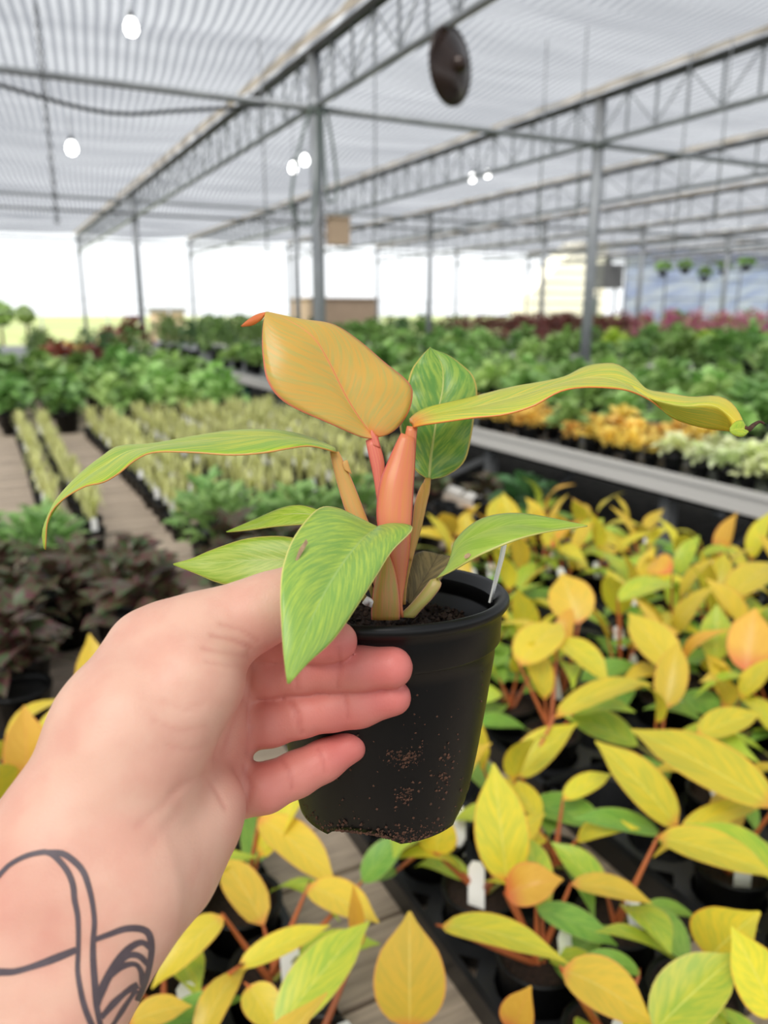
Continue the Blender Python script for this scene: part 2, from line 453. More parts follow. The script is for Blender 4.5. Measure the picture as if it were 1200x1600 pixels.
M['bulb'] = lamp_material()
for px, py, z, sc, lab in ((205, 42, 3.26, 1.0, 'glowing white bulb hung above the slack cable'), (112, 231, 3.1, 1.25, 'glowing white bulb beyond the hanging chain'),
                      (458, 262, 2.86, .95, 'glowing white bulb beside the hose loop, lower of a pair'), (476, 250, 2.92, .95, 'glowing white bulb beside the hose loop, upper of a pair'),
                      (738, 278, 3.12, .95, 'glowing white bulb behind the second truss, first of a pair'), (762, 272, 3.16, .85, 'glowing white bulb behind the second truss, second of a pair')):
    p = on_z(px, py, z)
    r = empty('light_bulb', (p[0], p[1], z), label=lab, cat='light bulb', group='bulbs hung under the net')
    b = MB(); b.lathe([(.001, -.055*sc), (.028*sc, -.048*sc), (.042*sc, -.022*sc), (.042*sc, .005*sc), (.03*sc, .034*sc), (.017*sc, .052*sc)], 16)
    b.build('bulb_glass', M['bulb'], r, True, world_space=False)
    b = MB(); b.tube([(0, 0, .05*sc), (0, 0, .085*sc)], .018*sc, 10); b.build('socket', M['dark_steel'], r, True, world_space=False)
    b = MB(); b.tube([(0, 0, .08*sc), (0, 0, 3.40-z)], .003, 5); b.build('flex', M['dark_steel'], r, True, world_space=False)

# ---------------------------------------------------------------- benches
def bench(x0, x1, y0, y1, zt, label, board_y1=None, legs=None, fascia=0.1, rail='bench_alu', teal=()):
    t = empty('plant_bench', ((x0+x1)/2, (y0+y1)/2, 0), label=label, cat='bench', group='long plant benches')
    for x in (x0, x1):
        b = MB(); s = 1 if x == x0 else -1
        b.box(min(x, x+s*.028), max(x, x+s*.028), y0, y1, zt-fascia, zt)
        b.box(min(x, x+s*.05), max(x, x+s*.05), y0, y1, zt-fascia, zt-fascia+.012)
        b.box(min(x, x-s*.008), max(x, x-s*.008), y0, y1, zt-.02, zt+.006)
        b.build('side_rail', M[rail], t)
    for y in (y0, y1):
        b = MB(); b.box(x0+.03, x1-.03, y-.014, y+.014, zt-fascia, zt); b.build('end_rail', M[rail], t)
    zs = zt-0.022
    if board_y1 is None:
        b = MB(); b.box(x0+.03, x1-.03, y0+.02, y1-.02, zs-.012, zs); b.build('bench_top', M['leg'], t)
    else:
        b = MB(); b.box(0, x1-x0-.062, 0, 0.094, 0, 0.02); bd = b.data('board', M['board'])
        y = y0+.02; rr = random.Random(5)
        while y < board_y1-.1:
            o = bpy.data.objects.new('board', bd); COL.objects.link(o); o.parent = t
            o.matrix_parent_inverse = parent_matrix(t).inverted()
            o.location = (x0+.031, y, zs-.02-rr.random()*.002); y += .1015
        if board_y1 < y1-.2:
            b = MB(); b.box(x0+.03, x1-.03, y, y1-.02, zs-.012, zs); b.build('bench_top', M['leg'], t)
    for i, y in enumerate(legs or np.arange(y0+.5, y1, 2.2)):
        for x in (x0+.07, x1-.07):
            b = MB(); b.box(x-.028, x+.028, y-.028, y+.028, 0, zt-fascia+.004)
            b.build('leg', M['teal'] if (i in teal and x < (x0+x1)/2) else M['leg'], t)
        b = MB(); b.bar((x0+.06, y, zt-fascia-.02), (x1-.06, y, zt-fascia-.02), .045, .05); b.build('crossbar', M['leg'], t)
        b = MB(); b.bar((x0+.1, y+.03, .12), ((x0+x1)/2, y+.03, zt-fascia-.04), .035, .035); b.build('brace', M['leg'], t)
        b = MB(); b.bar((x1-.1, y+.03, .12), ((x0+x1)/2, y+.03, zt-fascia-.04), .035, .035); b.build('brace', M['leg'], t)
        if i % 2 == 0:
            b = MB(); b.bar((x0+.075, y+.06, zt-fascia-.08), (x0+.075, y+1.1, .14), .035, .035); b.build('brace', M['leg'], t)
    return t
BZ = 0.70                                   # board surface of the near bench
NX0, NX1 = -1.05, 1.74
bench(NX0, NX1, -0.5, 11.8, BZ+.022, 'wide low bench of weathered boards carrying the yellow potted plants', board_y1=9.0, fascia=.09, legs=[0.2, 2.4, 4.6, 6.8, 9.0, 11.2])
B2X, B2Z = 2.57, 0.785
bench(B2X, 4.75, 0.2, 20.5, B2Z, 'long bench with a broad pale grey edge rail across the aisle', legs=[0.9, 2.38, 3.75, 5.4, 7.4, 8.6, 9.8, 12, 14, 16, 18, 20], teal=(5, 6, 7), fascia=.105)
bench(5.62, 7.8, 1.0, 20.5, B2Z, 'third bench, its plants seen behind the grey-railed bench')
bench(8.6, 10.75, 3.0, 20.5, B2Z, 'fourth bench, carrying the dark red and pink flowering plants')
bench(11.4, 13.6, 5.0, 20.5, B2Z, 'fifth bench under the far trusses')
bench(14.2, 16.4, 7.0, 20.5, B2Z, 'sixth bench close to the white covered table')
bench(-2.0, 2.4, 12.3, 20.5, BZ+.022, 'far low bench behind the leafy green plants, before the field')
# ---------------------------------------------------------------- held potted plant
POT_D = 0.300
RIM = at(598, 921, POT_D)
_v = RIM-CAM; _v /= np.linalg.norm(_v)
_side = np.cross(_v, _u); _side /= np.linalg.norm(_side)
_up = np.cross(_side, _v); _up /= np.linalg.norm(_up)
TILT = math.radians(14.5)
AX = math.cos(TILT)*_up - math.sin(TILT)*_v; AX /= np.linalg.norm(AX)
AY = np.cross(AX, _side); AY /= np.linalg.norm(AY)          # away from the camera or towards it
if np.dot(AY, _v) > 0: AY = -AY                             # AY points towards the camera
POTF = (_side, AY, AX)
PR = 0.0490; PH = 0.0868
held = empty('potted_plant', tuple(RIM-AX*PH), label='orange-stemmed potted plant with golden and green leaves, held up in the hand', cat='potted plant')

def foot(i, a, z):
    if z > -PH+0.0125: return z
    s = max(0.0, math.sin(4*a+0.6))
    return z + 0.0042*s**0.5*(1 if z < -PH+0.004 else 0.4)
prof = [(.0432, -.004), (.0455, -.0006), (.0475, 0), (.0488, -.0012), (.0490, -.0030), (.0480, -.0046), (.0466, -.0056), (.0462, -.008), (.0458, -.0172), (.0450, -.0182), (.0440, -.0188),
        (.0437, -.024), (.0408, -.045), (.0378, -.064), (.0351, -.080), (.0343, -.0845), (.0338, -PH), (.0326, -PH), (.0324, -.081), (.001, -.080)]
b = MB(); b.lathe(prof, 96, RIM, POTF, foot)
pot_o = b.build('pot', M['black_plastic'], held, True)
b = MB(); b.lathe([(.0432, -.004), (.0432, -.009), (.0442, -.0098), (.0440, -.0115), (.0425, -.0122), (.0412, -.040)], 72, RIM, POTF)
tag(b.build('inner_wall', M['black_plastic'], pot_o, True), 'ridged black inside wall of the pot')
# soil
rs = np.random.RandomState(5)
b = MB(); nr, na = 14, 60; v = []; f = []
for i in range(nr+1):
    for k in range(na):
        a = 2*math.pi*k/na; r = .0415*i/nr
        h = -.0175 + .0016*math.sin(9*a+i)*(i/nr) + rs.randn()*.0006
        v.append(RIM + r*math.cos(a)*POTF[0] + r*math.sin(a)*POTF[1] + h*AX)
for i in range(nr):
    for k in range(na):
        p = i*na+k; q = i*na+(k+1) % na; f.append((p, q, q+na, p+na))
b.add(v, f); b.build('soil', M['soil'], held, False)
def crumbs(n, place, size):
    b = MB()
    for i in range(n):
        p = place(i); s = size*(0.4+rs.rand()**2*1.5)
        d = rs.randn(6, 3)*.22
        o = np.array([(1,0,0),(-1,0,0),(0,1,0),(0,-1,0),(0,0,1),(0,0,-1)], float)
        b.add([p+(o[k]+d[k])*s for k in range(6)], [(0,2,4),(2,1,4),(1,3,4),(3,0,4),(2,0,5),(1,2,5),(3,1,5),(0,3,5)])
    return b
def soil_pt(i):
    a = rs.rand()*6.28; r = .040*math.sqrt(rs.rand())
    return RIM + r*math.cos(a)*POTF[0] + r*math.sin(a)*POTF[1] + (-.0165+rs.rand()*.0015)*AX
tag(crumbs(900, soil_pt, .0010).build('soil_grains', M['soil'], held), kind='stuff')
def prad(z):
    zs = [-PH, -.080, -.064, -.045, -.024, -.0188]; r_ = [.0338, .0351, .0378, .0408, .0437, .0440]
    return float(np.interp(z, zs, r_))
def wall_pt(i):
    c = rs.rand()
    if c < .50: z = -PH + abs(rs.randn())*.0034 + .0005; a = math.pi/2 + rs.randn()*.42 + .05
    elif c < .68: z = -.0505 + rs.randn()*.0022; a = math.pi/2 - .20 + rs.randn()*.09
    elif c < .76: z = -.066+rs.randn()*.0018; a = math.pi/2 - .22 + rs.randn()*.06
    elif c < .84: z = -.060+rs.randn()*.006; a = math.pi/2 - .62 + rs.randn()*.07
    else: z = -.024-rs.rand()*.062; a = math.pi/2 - .2 + rs.randn()*.55
    z = max(z, -PH+.0006+.0042*max(0.0, math.sin(4*a+0.6))**.5)
    r = prad(z)
    return RIM + r*math.cos(a)*POTF[0] + r*math.sin(a)*POTF[1] + z*AX
tag(crumbs(760, wall_pt, .00040).build('soil_crumbs', M['crumb'], held), 'brown crumbs of soil stuck to the pot wall', kind='stuff')

# --- leaf built from far edge, midrib and near edge (pixel x, y, metres)
def held_leaf(A, Mi, B, mat, nu=34, nv=13, bulge=0.0, rib=None, rib_r=0.0007, name='leaf', label=None, wob=0.0, rib_side=1):
    A, Mi, B = (spline(pix(c), nu) for c in (A, Mi, B))
    P = np.zeros((nu, nv, 3)); UV = []
    h = nv//2
    for i in range(nu):
        nrm = np.cross(B[i]-A[i], Mi[min(i+1, nu-1)]-Mi[max(i-1, 0)]); l = np.linalg.norm(nrm); nrm = nrm/l if l > 1e-12 else nrm
        if np.dot(nrm, CAM-Mi[i]) < 0: nrm = -nrm
        for j in range(nv):
            t = j/h if j <= h else (j-h)/h
            p = A[i]*(1-t)+Mi[i]*t if j <= h else Mi[i]*(1-t)+B[i]*t
            w = np.linalg.norm(Mi[i]-(A[i] if j <= h else B[i]))
            p = p + nrm*bulge*w*math.sin(math.pi*t)
            if wob: p = p + nrm*wob*math.sin(i*.8+(0 if j <= h else 2))*abs(j-h)/h
            P[i, j] = p; UV.append((i/(nu-1), j/(nv-1)))
    o = link(name, mesh_data(name, P.reshape(-1, 3), grid_faces(nu, nv), mat, UV), held)
    sm = o.modifiers.new('thickness', 'SOLIDIFY'); sm.thickness = 0.0005; sm.offset = 0
    if label: tag(o, label)
    if rib:
        b = MB(); k = int(nu*.93)
        path = Mi[:k]
        b.tube(path, list(np.linspace(rib_r, rib_r*.25, k)), 7)
        r_o = b.build('midrib', rib, held, True); r_o.parent = o; r_o.matrix_parent_inverse = parent_matrix(o).inverted()
    return o

pink_edge = srgb(226,112,92)
M['leaf_gold'] = leaf_mat('golden_copper_leaf', srgb(188,150,70), srgb(170,154,80), mid=srgb(200,140,82), edge=pink_edge, su=34, sv=5, trans=.22, base=srgb(210,138,80), basew=.12, edge_w=.975, contrast=(.4, .66), skew=.5, gain=1.5)
M['leaf_lime'] = leaf_mat('lime_yellow_leaf', srgb(168,176,52), srgb(124,158,52), mid=srgb(206,200,96), edge=srgb(196,140,80), su=44, sv=4, trans=.25, edge_w=.985, contrast=(.4, .6), gain=1.6)
M['leaf_right'] = leaf_mat('yellow_lime_leaf', srgb(190,178,62), srgb(150,168,62), mid=srgb(214,194,96), edge=srgb(206,124,62), tip=srgb(206,178,46), base=srgb(216,132,60), basew=.10, su=44, sv=4, trans=.25, edge_w=.98, gain=1.62)
M['leaf_green'] = leaf_mat('mottled_green_leaf', srgb(88,132,58), srgb(132,158,66), mid=srgb(170,170,84), edge=srgb(196,176,92), su=18, sv=5, trans=.2, contrast=(.4, .64), gain=1.45)
M['leaf_front'] = leaf_mat('sage_green_leaf', srgb(112,146,68), srgb(150,170,70), mid=srgb(138,164,90), edge=srgb(204,190,112), su=40, sv=7, trans=.2, contrast=(.36, .72), edge_w=.975, rough=.36, gain=1.7)
M['leaf_low'] = leaf_mat('bright_green_leaf', srgb(142,170,56), srgb(170,186,78), mid=srgb(170,190,90), edge=srgb(196,186,100), su=22, sv=5, trans=.3, gain=1.35)
M['leaf_under'] = leaf_mat('pale_green_leaf', srgb(150,182,70), srgb(168,192,84), mid=srgb(180,196,100), edge=srgb(196,192,110), tip=srgb(170,190,80), su=16, sv=4, trans=.32, gain=1.3)
M['leaf_dead'] = leaf_mat('dead_brown_leaf', srgb(96,86,54), srgb(132,116,74), mid=srgb(80,66,44), edge=srgb(70,56,36), su=14, sv=3, trans=.08, rough=.6)
M['tip_orange'] = leaf_mat('orange_leaf_tip', srgb(224,116,64), srgb(214,128,66), trans=.25, gain=1.2)
def stem_mat(name, a, b_, edge, sv=9.0):
    return leaf_mat(name, a, b_, edge=edge, su=2.2, sv=sv, trans=.16, rough=.4, edge_w=.90, skew=0, veins=0, contrast=(.35, .65), gain=1.25)
M['stem_orange'] = stem_mat('orange_sheath', srgb(204,128,76), srgb(206,118,84), srgb(208,98,86))
M['stem_pink'] = stem_mat('pink_sheath', srgb(206,104,90), srgb(210,124,94), srgb(210,88,88))
M['stem_tan'] = stem_mat('tan_sheath', srgb(198,144,76), srgb(184,150,80), srgb(220,150,116))
M['stem_olive'] = stem_mat('olive_sheath', srgb(168,146,66), srgb(190,138,76), srgb(214,130,104))
M['stem_low'] = stem_mat('tan_green_sheath', srgb(176,156,92), srgb(164,164,86), srgb(206,156,120))
M['rib_pink'] = plain('pink_rib', srgb(222,134,80), .4, var=.05)
M['rib_sage'] = plain('sage_rib', srgb(140,166,96), .4, var=.05)
M['rib_green'] = plain('pale_rib', srgb(176,188,104), .4, var=.05)

# golden leaf at the top
held_leaf([(592,686,.290),(565,683,.287),(520,664,.282),(450,632,.279),(420,600,.279),(411,560,.281),(410,520,.284),(414,490,.287)],
          [(580,680,.291),(557,648,.2895),(537,614,.289),(511,561,.2885),(489,527,.288),(455,503,.288),(416,488,.288)],
          [(588,684,.291),(612,676,.292),(632,655,.294),(643,628,.296),(640,600,.297),(600,566,.298),(560,532,.297),(520,507,.295),(470,499,.292),(418,488,.289)],
          M['leaf_gold'], nu=40, nv=17, bulge=.10, rib=M['rib_pink'], rib_r=.0006, label='golden copper leaf with pink rim')
held_leaf([(414,491,.287),(408,500,.289),(395,508,.293),(379,510,.297)], [(414,489,.2875),(405,495,.289),(393,503,.292),(378,510,.297)], [(416,488,.288),(403,491,.290),(390,498,.293),(377,509,.297)],
          M['tip_orange'], nu=10, nv=5, name='leaf_tip', label='orange curled tip of the golden leaf')
# long leaf reaching right
c4 = lambda x, y, d: (750+.375*x, 350+.375*y, d)
held_leaf([(646,664,.292),(640,655,.296),(665,638,.302),(720,625,.306),(800,605,.309),c4(330,645,.309),c4(430,598,.309),c4(500,583,.307),c4(570,586,.304),c4(635,630,.300),c4(690,688,.296),c4(790,706,.293),c4(880,722,.291),c4(985,718,.288),c4(1045,745,.285),c4(1085,800,.282),c4(1095,838,.280)],
          [(646,667,.288),(652,655,.288),(690,645,.288),(740,637,.288),(800,622,.288),c4(330,668,.287),c4(430,645,.287),c4(500,642,.286),c4(570,655,.284),c4(640,690,.281),c4(720,730,.279),c4(840,757,.277),c4(930,752,.276),c4(985,760,.276),c4(1040,800,.277),c4(1070,830,.278),c4(1095,842,.279)],
          [(646,668,.284),(662,664,.279),(690,660,.275),(740,653,.271),c4(100,795,.269),c4(220,760,.268),c4(330,700,.267),c4(430,681,.267),c4(560,685,.268),c4(640,702,.272),c4(720,742,.279),c4(790,800,.286),c4(860,830,.289),c4(950,852,.288),c4(1040,862,.284),c4(1060,868,.276),c4(1092,850,.278)],
          M['leaf_right'], nu=60, nv=15, bulge=.04, rib=None, label='long yellow-lime leaf arching out to the right')
held_leaf([c4(1040,850,.276),c4(1060,826,.277),c4(1090,818,.278),c4(1100,838,.279)], [c4(1040,862,.276),c4(1065,856,.276),c4(1095,855,.277),c4(1112,860,.278)], [c4(1042,868,.276),c4(1065,884,.276),c4(1095,886,.276),c4(1118,868,.277)],
          M['leaf_lime'], nu=10, nv=7, bulge=.1, name='leaf_tip', label='crumpled end of the long right leaf')
b = MB(); b.tube(spline(pix([c4(1095,850,.278),c4(1120,855,.279),c4(1140,838,.281),c4(1165,824,.283),c4(1184,832,.284)]), 16), list(np.linspace(.0012, .0004, 16)), 6)
tag(b.build('dry_tip', M['crumb'], held, True), 'thin dried brown leaf tip')
# long leaf reaching left
held_leaf([(523,700,.288),(500,689,.297),(470,679,.302),(440,673,.305),(412,671,.306),(360,673,.306),(300,682,.305),(240,693,.304),(187,697,.302),(161,712,.299),(131,735,.296),(101,765,.292),(82,791,.288),(67,829,.284),(69,857,.281)],
          [(524,703,.285),(500,694,.286),(470,687,.287),(440,683,.288),(412,681,.288),(360,684,.288),(300,690,.288),(240,699,.287),(200,706,.287),(165,727,.286),(135,748,.285),(104,775,.284),(84,799,.283),(70,830,.281),(70,857,.280)],
          [(525,707,.282),(505,701,.277),(480,697,.272),(450,701,.268),(410,708,.266),(360,711,.265),(300,707,.265),(240,707,.266),(210,720,.267),(187,739,.268),(161,754,.270),(131,761,.272),(94,784,.276),(75,812,.278),(71,859,.280)],
          M['leaf_lime'], nu=56, nv=13, bulge=.03, rib=M['rib_green'], rib_r=.0005, label='long lime leaf arching out to the left and drooping')
# mottled leaf behind on the right
held_leaf([(667,748,.309),(650,736,.310),(634,706,.311),(625,668,.312),(629,635,.314),(641,584,.317),(654,562,.319),(672,543,.321)],
          [(670,748,.310),(673,715,.311),(679,675,.313),(685,640,.315),(692,605,.317),(690,570,.320),(673,544,.322)],
          [(673,749,.310),(695,744,.312),(721,727,.313),(733,700,.314),(740,655,.316),(745,622,.318),(743,600,.319),(732,578,.320),(702,558,.322),(674,543,.322)],
          M['leaf_green'], nu=36, nv=15, bulge=.06, rib=M['rib_green'], rib_r=.0008, wob=.0006, label='mottled dark green upright leaf behind the orange stem')
# leaf hanging in front over the rim
held_leaf([(588,823,.272),(560,809,.270),(526,794,.266),(496,796,.258),(462,835,.240),(443,880,.226),(438,925,.219),(440,980,.215),(444,1030,.212),(449,1068,.211)],
          [(590,823,.272),(565,845,.256),(538,878,.241),(512,918,.228),(488,965,.219),(466,1020,.213),(450,1068,.211)],
          [(594,822,.272),(620,818,.274),(645,826,.268),(613,861,.251),(588,900,.239),(560,944,.229),(522,998,.220),(482,1035,.214),(452,1068,.211)],
          M['leaf_front'], nu=40, nv=17, bulge=.07, rib=M['rib_sage'], rib_r=.0003, label='large sage-green leaf hanging over the pot rim')
# brown scar on it
b = MB(); p0, p1, p2 = at(474,845,.2335), at(467,856,.2322), at(462,877,.2262)
# small leaves on the left
held_leaf([(500,798,.279),(470,790,.281),(440,794,.284),(400,811,.288),(354,831,.291)], [(498,806,.277),(470,803,.279),(440,806,.281),(400,819,.286),(354,831,.291)], [(496,818,.275),(470,820,.276),(430,823,.279),(392,828,.284),(355,832,.291)],
          M['leaf_low'], nu=22, nv=9, bulge=.05, rib=M['rib_green'], rib_r=.0004, label='small narrow green leaf pointing left')
held_leaf([(530,890,.279),(490,855,.281),(450,839,.282),(390,841,.283),(335,858,.284),(300,873,.284),(271,881,.284)], [(530,898,.279),(490,882,.279),(450,875,.279),(390,876,.280),(335,880,.282),(300,881,.283),(271,882,.284)], [(528,906,.279),(490,915,.278),(450,920,.277),(390,918,.277),(345,912,.279),(305,896,.282),(272,883,.284)],
          M['leaf_low'], nu=26, nv=11, bulge=.06, rib=M['rib_green'], rib_r=.0005, label='bright green pointed leaf behind the thumb')
# folded leaf on the right
c6 = lambda x, y, d: (640+.2667*x, 760+.2667*y, d)
held_leaf([c6(165,535,.287),c6(225,470,.288),c6(250,385,.290),c6(262,330,.292),c6(330,250,.295),c6(430,187,.297),c6(560,160,.296),c6(700,164,.292),c6(850,190,.286),c6(950,212,.281),c6(1042,231,.277)],
          [c6(162,538,.285),c6(215,478,.285),c6(255,400,.286),c6(300,345,.286),c6(350,310,.286),c6(450,265,.286),c6(600,231,.284),c6(720,240,.282),c6(830,256,.280),c6(930,244,.278),c6(1042,232,.277)],
          [c6(155,540,.283),c6(205,518,.280),c6(265,488,.278),c6(330,450,.275),c6(400,410,.273),c6(480,374,.272),c6(590,328,.271),c6(700,292,.272),c6(830,262,.275),c6(930,248,.276),c6(1042,233,.277)],
          M['leaf_under'], nu=34, nv=13, bulge=.04, label='folded pale green leaf pointing right over the rim')
# dead leaf inside the pot
held_leaf([(632,930,.303),(636,895,.306),(645,868,.309),(660,861,.312)], [(640,945,.301),(660,910,.305),(675,885,.309),(685,866,.313)], [(655,943,.299),(690,905,.303),(703,883,.309),(708,871,.313)],
          M['leaf_dead'], nu=18, nv=9, bulge=.05, label='withered brown leaf standing inside the rim')

# --- leaf stalks and sheaths: left edge, right edge (pixels, metres), lens-shaped section
def stalk(L, Rr, mat, thick=.5, n=26, name='leaf_stalk', label=None):
    L, Rr = spline(pix(L), n), spline(pix(Rr), n); ns = 14; v = []; uv = []
    for i in range(n):
        c = (L[i]+Rr[i])/2; w = (Rr[i]-L[i])/2; wl = np.linalg.norm(w)
        t = (L[min(i+1, n-1)]+Rr[min(i+1, n-1)]-L[max(i-1, 0)]-Rr[max(i-1, 0)]); t /= np.linalg.norm(t)
        nn = np.cross(w/wl, t); nn /= np.linalg.norm(nn)
        if np.dot(nn, CAM-c) < 0: nn = -nn
        for k in range(ns):
            a = 2*math.pi*k/ns
            v.append(c + w*math.cos(a) + nn*wl*thick*math.sin(a)); uv.append((i/(n-1), .5+.5*math.cos(a)))
    f = [(i*ns+k, i*ns+(k+1) % ns, (i+1)*ns+(k+1) % ns, (i+1)*ns+k) for i in range(n-1) for k in range(ns)]
    f += [tuple(range(ns))[::-1], tuple((n-1)*ns+k for k in range(ns))]
    o = link(name, mesh_data(name, v, f, mat, uv), held)
    if label: tag(o, label)
    return o
c5 = lambda x, y, d: (350+.375*x, 460+.375*y, d)
stalk([c5(590,610,.290),c5(600,660,.2895),c5(622,760,.289),c5(640,880,.288),(597,840,.287),(606,900,.286),(612,960,.286)],
      [c5(640,590,.290),c5(668,690,.2895),c5(672,760,.289),c5(690,880,.288),(628,840,.287),(626,900,.286),(626,960,.286)], M['stem_pink'], .45, label='pink sheath of the golden leaf')
stalk([c5(612,565,.289),c5(610,590,.289),c5(618,630,.289)], [c5(617,565,.289),c5(640,600,.289),c5(652,640,.289)], M['stem_pink'], .35, 8, 'sheath_tip')
stalk([c5(737,578,.284),c5(712,628,.2835),c5(680,700,.283),c5(652,770,.282),c5(637,860,.281),c5(636,940,.280),(596,850,.279),(612,900,.279),(622,940,.279),(626,965,.279)],
      [c5(795,600,.284),c5(797,650,.284),c5(796,720,.2835),c5(790,820,.282),c5(786,900,.281),c5(780,980,.280),(640,865,.279),(634,905,.279),(629,940,.279),(631,965,.279)], M['stem_orange'], .5, 34, label='broad orange sheath of the central stem')
stalk([c5(762,548,.286),c5(752,600,.286),c5(748,700,.286),c5(742,850,.284)], [c5(806,556,.286),c5(802,610,.286),c5(796,710,.286),c5(784,860,.284)], M['stem_orange'], .6, 16, label='orange stalk of the long right leaf')
stalk([c5(440,655,.285),c5(452,710,.285),c5(472,790,.285),c5(505,900,.284),c5(560,1010,.283),(575,880,.282),(592,950,.282)],
      [c5(478,655,.285),c5(515,730,.285),c5(555,825,.285),c5(604,950,.284),c5(640,1010,.283),(605,880,.282),(610,955,.282)], M['stem_tan'], .45, label='tan stalk of the long left leaf')
stalk([c5(500,693,.284),c5(492,705,.284),c5(500,730,.284)], [c5(514,690,.284),c5(522,715,.284),c5(533,750,.284)], M['stem_tan'], .35, 8, 'sheath_tip')
stalk([c5(836,768,.308),c5(826,800,.306),c5(806,850,.304),c5(792,940,.300),c5(775,1080,.296),c5(755,1200,.292),(628,945,.289)],
      [c5(862,768,.308),c5(858,820,.306),c5(846,870,.304),c5(822,980,.300),c5(793,1080,.296),c5(765,1200,.292),(634,945,.289)], M['stem_olive'], .6, label='slender olive stalk of the mottled leaf')
stalk([c5(828,785,.305),c5(810,820,.304),c5(792,880,.301),c5(782,980,.298),c5(766,1100,.294)], [c5(832,785,.305),c5(832,840,.304),c5(822,920,.301),c5(805,1010,.298),c5(782,1110,.294)], M['stem_tan'], .4, 16, 'sheath_edge', label='tan sheath edge with a pink rim')
stalk([(604,866,.2765),(592,885,.2765),(584,915,.2765),(580,950,.277),(580,968,.277)], [(608,866,.2765),(617,890,.2765),(622,915,.2765),(625,945,.277),(625,968,.277)], M['stem_olive'], .5, 18, label='olive base sheath at soil level')
stalk([(672,906,.285),(660,922,.285),(645,940,.285),(630,955,.285),(620,964,.285)], [(684,903,.285),(690,914,.284),(676,935,.284),(658,954,.284),(648,966,.284)], M['stem_low'], .45, 16, label='short tan stalk of the folded right leaf')
stalk([(588,826,.273),(590,850,.276),(592,880,.279),(596,930,.281)], [(598,824,.273),(602,850,.276),(604,880,.279),(606,930,.281)], M['stem_olive'], .7, 14)
stalk([(499,802,.278),(535,835,.280),(570,885,.282),(588,935,.283)], [(499,810,.278),(533,843,.280),(566,893,.282),(582,940,.283)], M['stem_low'], .8, 14)
stalk([(528,893,.279),(555,910,.281),(580,940,.283)], [(526,903,.279),(550,920,.281),(572,946,.283)], M['stem_low'], .8, 12)
# white root scrap and wood bit on the soil
b = MB(); b.tube(pix([(570,944,.2765),(575,936,.276),(581,940,.2765),(579,947,.277)]), .0012, 6); tag(b.build('root_scrap', M['white_tag'], held, True), 'pale scrap of root on the soil')
# scar patches (brown) on the front leaf and the folded leaf
def patch(pts, mat, name, lab):
    v = [at(*p) for p in pts]; c = sum(v)/len(v)
    n = np.cross(v[1]-v[0], v[3]-v[0]); n /= np.linalg.norm(n)
    if np.dot(n, CAM-c) < 0: n = -n
    vv = [c+n*.0006] + [p+n*.0001 for p in v]
    o = link(name, mesh_data(name, vv, [(0, i+1, (i+1) % len(v)+1) for i in range(len(v))], mat), held); tag(o, lab)
M['scar'] = plain('dry_scar', srgb(188,156,120), .8, var=.15, scale=400)
patch([(478,842,.2345),(481,848,.2348),(473,862,.2310),(464,877,.2285),(461,875,.2280),(467,858,.2310)], M['scar'], 'leaf_scar', 'dry tan scar on the front leaf')
patch([c6(325,400,.2755),c6(345,390,.2757),c6(360,400,.2755),c6(350,415,.275),c6(330,425,.2748),c6(318,415,.275)], M['scar'], 'leaf_scar', 'small tan spot on the folded leaf')

# white plant label stuck in the held pot (seen almost edge on)
b = MB()
pa, pb_, pc = at(766,941,.2985), at(784,870,.297), at(797,804,.2955)
wv = (_r*.0024 + _f*.0068)
pts = []
for p, k in ((pa, .55), (pb_, 1.0), (at(794,818,.2958), .9), (pc, .12)): pts += [p-wv*.5*k, p+wv*.5*k]
th = np.cross(wv, pc-pa); th = th/np.linalg.norm(th)*.0004
v = [p+th for p in pts] + [p-th for p in pts]
f = []
for i in range(3):
    a = 2*i; f += [(a, a+1, a+3, a+2), (a+8, a+10, a+11, a+9), (a, a+2, a+10, a+8), (a+1, a+9, a+11, a+3)]
f += [(0, 8, 9, 1), (6, 7, 15, 14)]
o = link('plant_label', mesh_data('plant_label', v, f, M['white_tag'], smooth=False))
tag(o, 'slim white plastic plant label stuck in the held pot', 'plant label')

# ---------------------------------------------------------------- hand and forearm
def to_cam(px, py, d): return np.array([(px-600)/FPX*d, (py-800)/FPX*d, d])
VOX = 0.00105
lo = np.array([-0.190, 0.012, 0.128]); hi = np.array([0.016, 0.196, 0.292])
nn_ = np.ceil((hi-lo)/VOX).astype(int)
gx, gy, gz = (np.float32(lo[k]) + np.arange(nn_[k], dtype=np.float32)*np.float32(VOX) for k in range(3))
def cone(p0, r0, p1, r1):
    """signed distance of a tapered capsule; only filled in near it"""
    a, b_ = to_cam(*p0), to_cam(*p1); ra, rb = r0*p0[2]/FPX, r1*p1[2]/FPX
    pad = max(ra, rb)+0.022
    out = np.full(nn_, 0.05, np.float32)
    m0 = np.minimum(a, b_)-pad; m1 = np.maximum(a, b_)+pad
    i0 = np.clip(((m0-lo)/VOX).astype(int), 0, nn_); i1 = np.clip(((m1-lo)/VOX).astype(int)+1, 0, nn_)
    if np.any(i1 <= i0): return out
    X = gx[i0[0]:i1[0], None, None]; Y = gy[None, i0[1]:i1[1], None]; Z = gz[None, None, i0[2]:i1[2]]
    d = (b_-a).astype(np.float32); L2 = float(np.dot(d, d))
    t = np.clip(((X-a[0])*d[0]+(Y-a[1])*d[1]+(Z-a[2])*d[2])/max(L2, 1e-12), 0, 1)
    dist = np.sqrt((X-a[0]-t*d[0])**2+(Y-a[1]-t*d[1])**2+(Z-a[2]-t*d[2])**2) - (ra+(rb-ra)*t)
    out[i0[0]:i1[0], i0[1]:i1[1], i0[2]:i1[2]] = dist
    return out
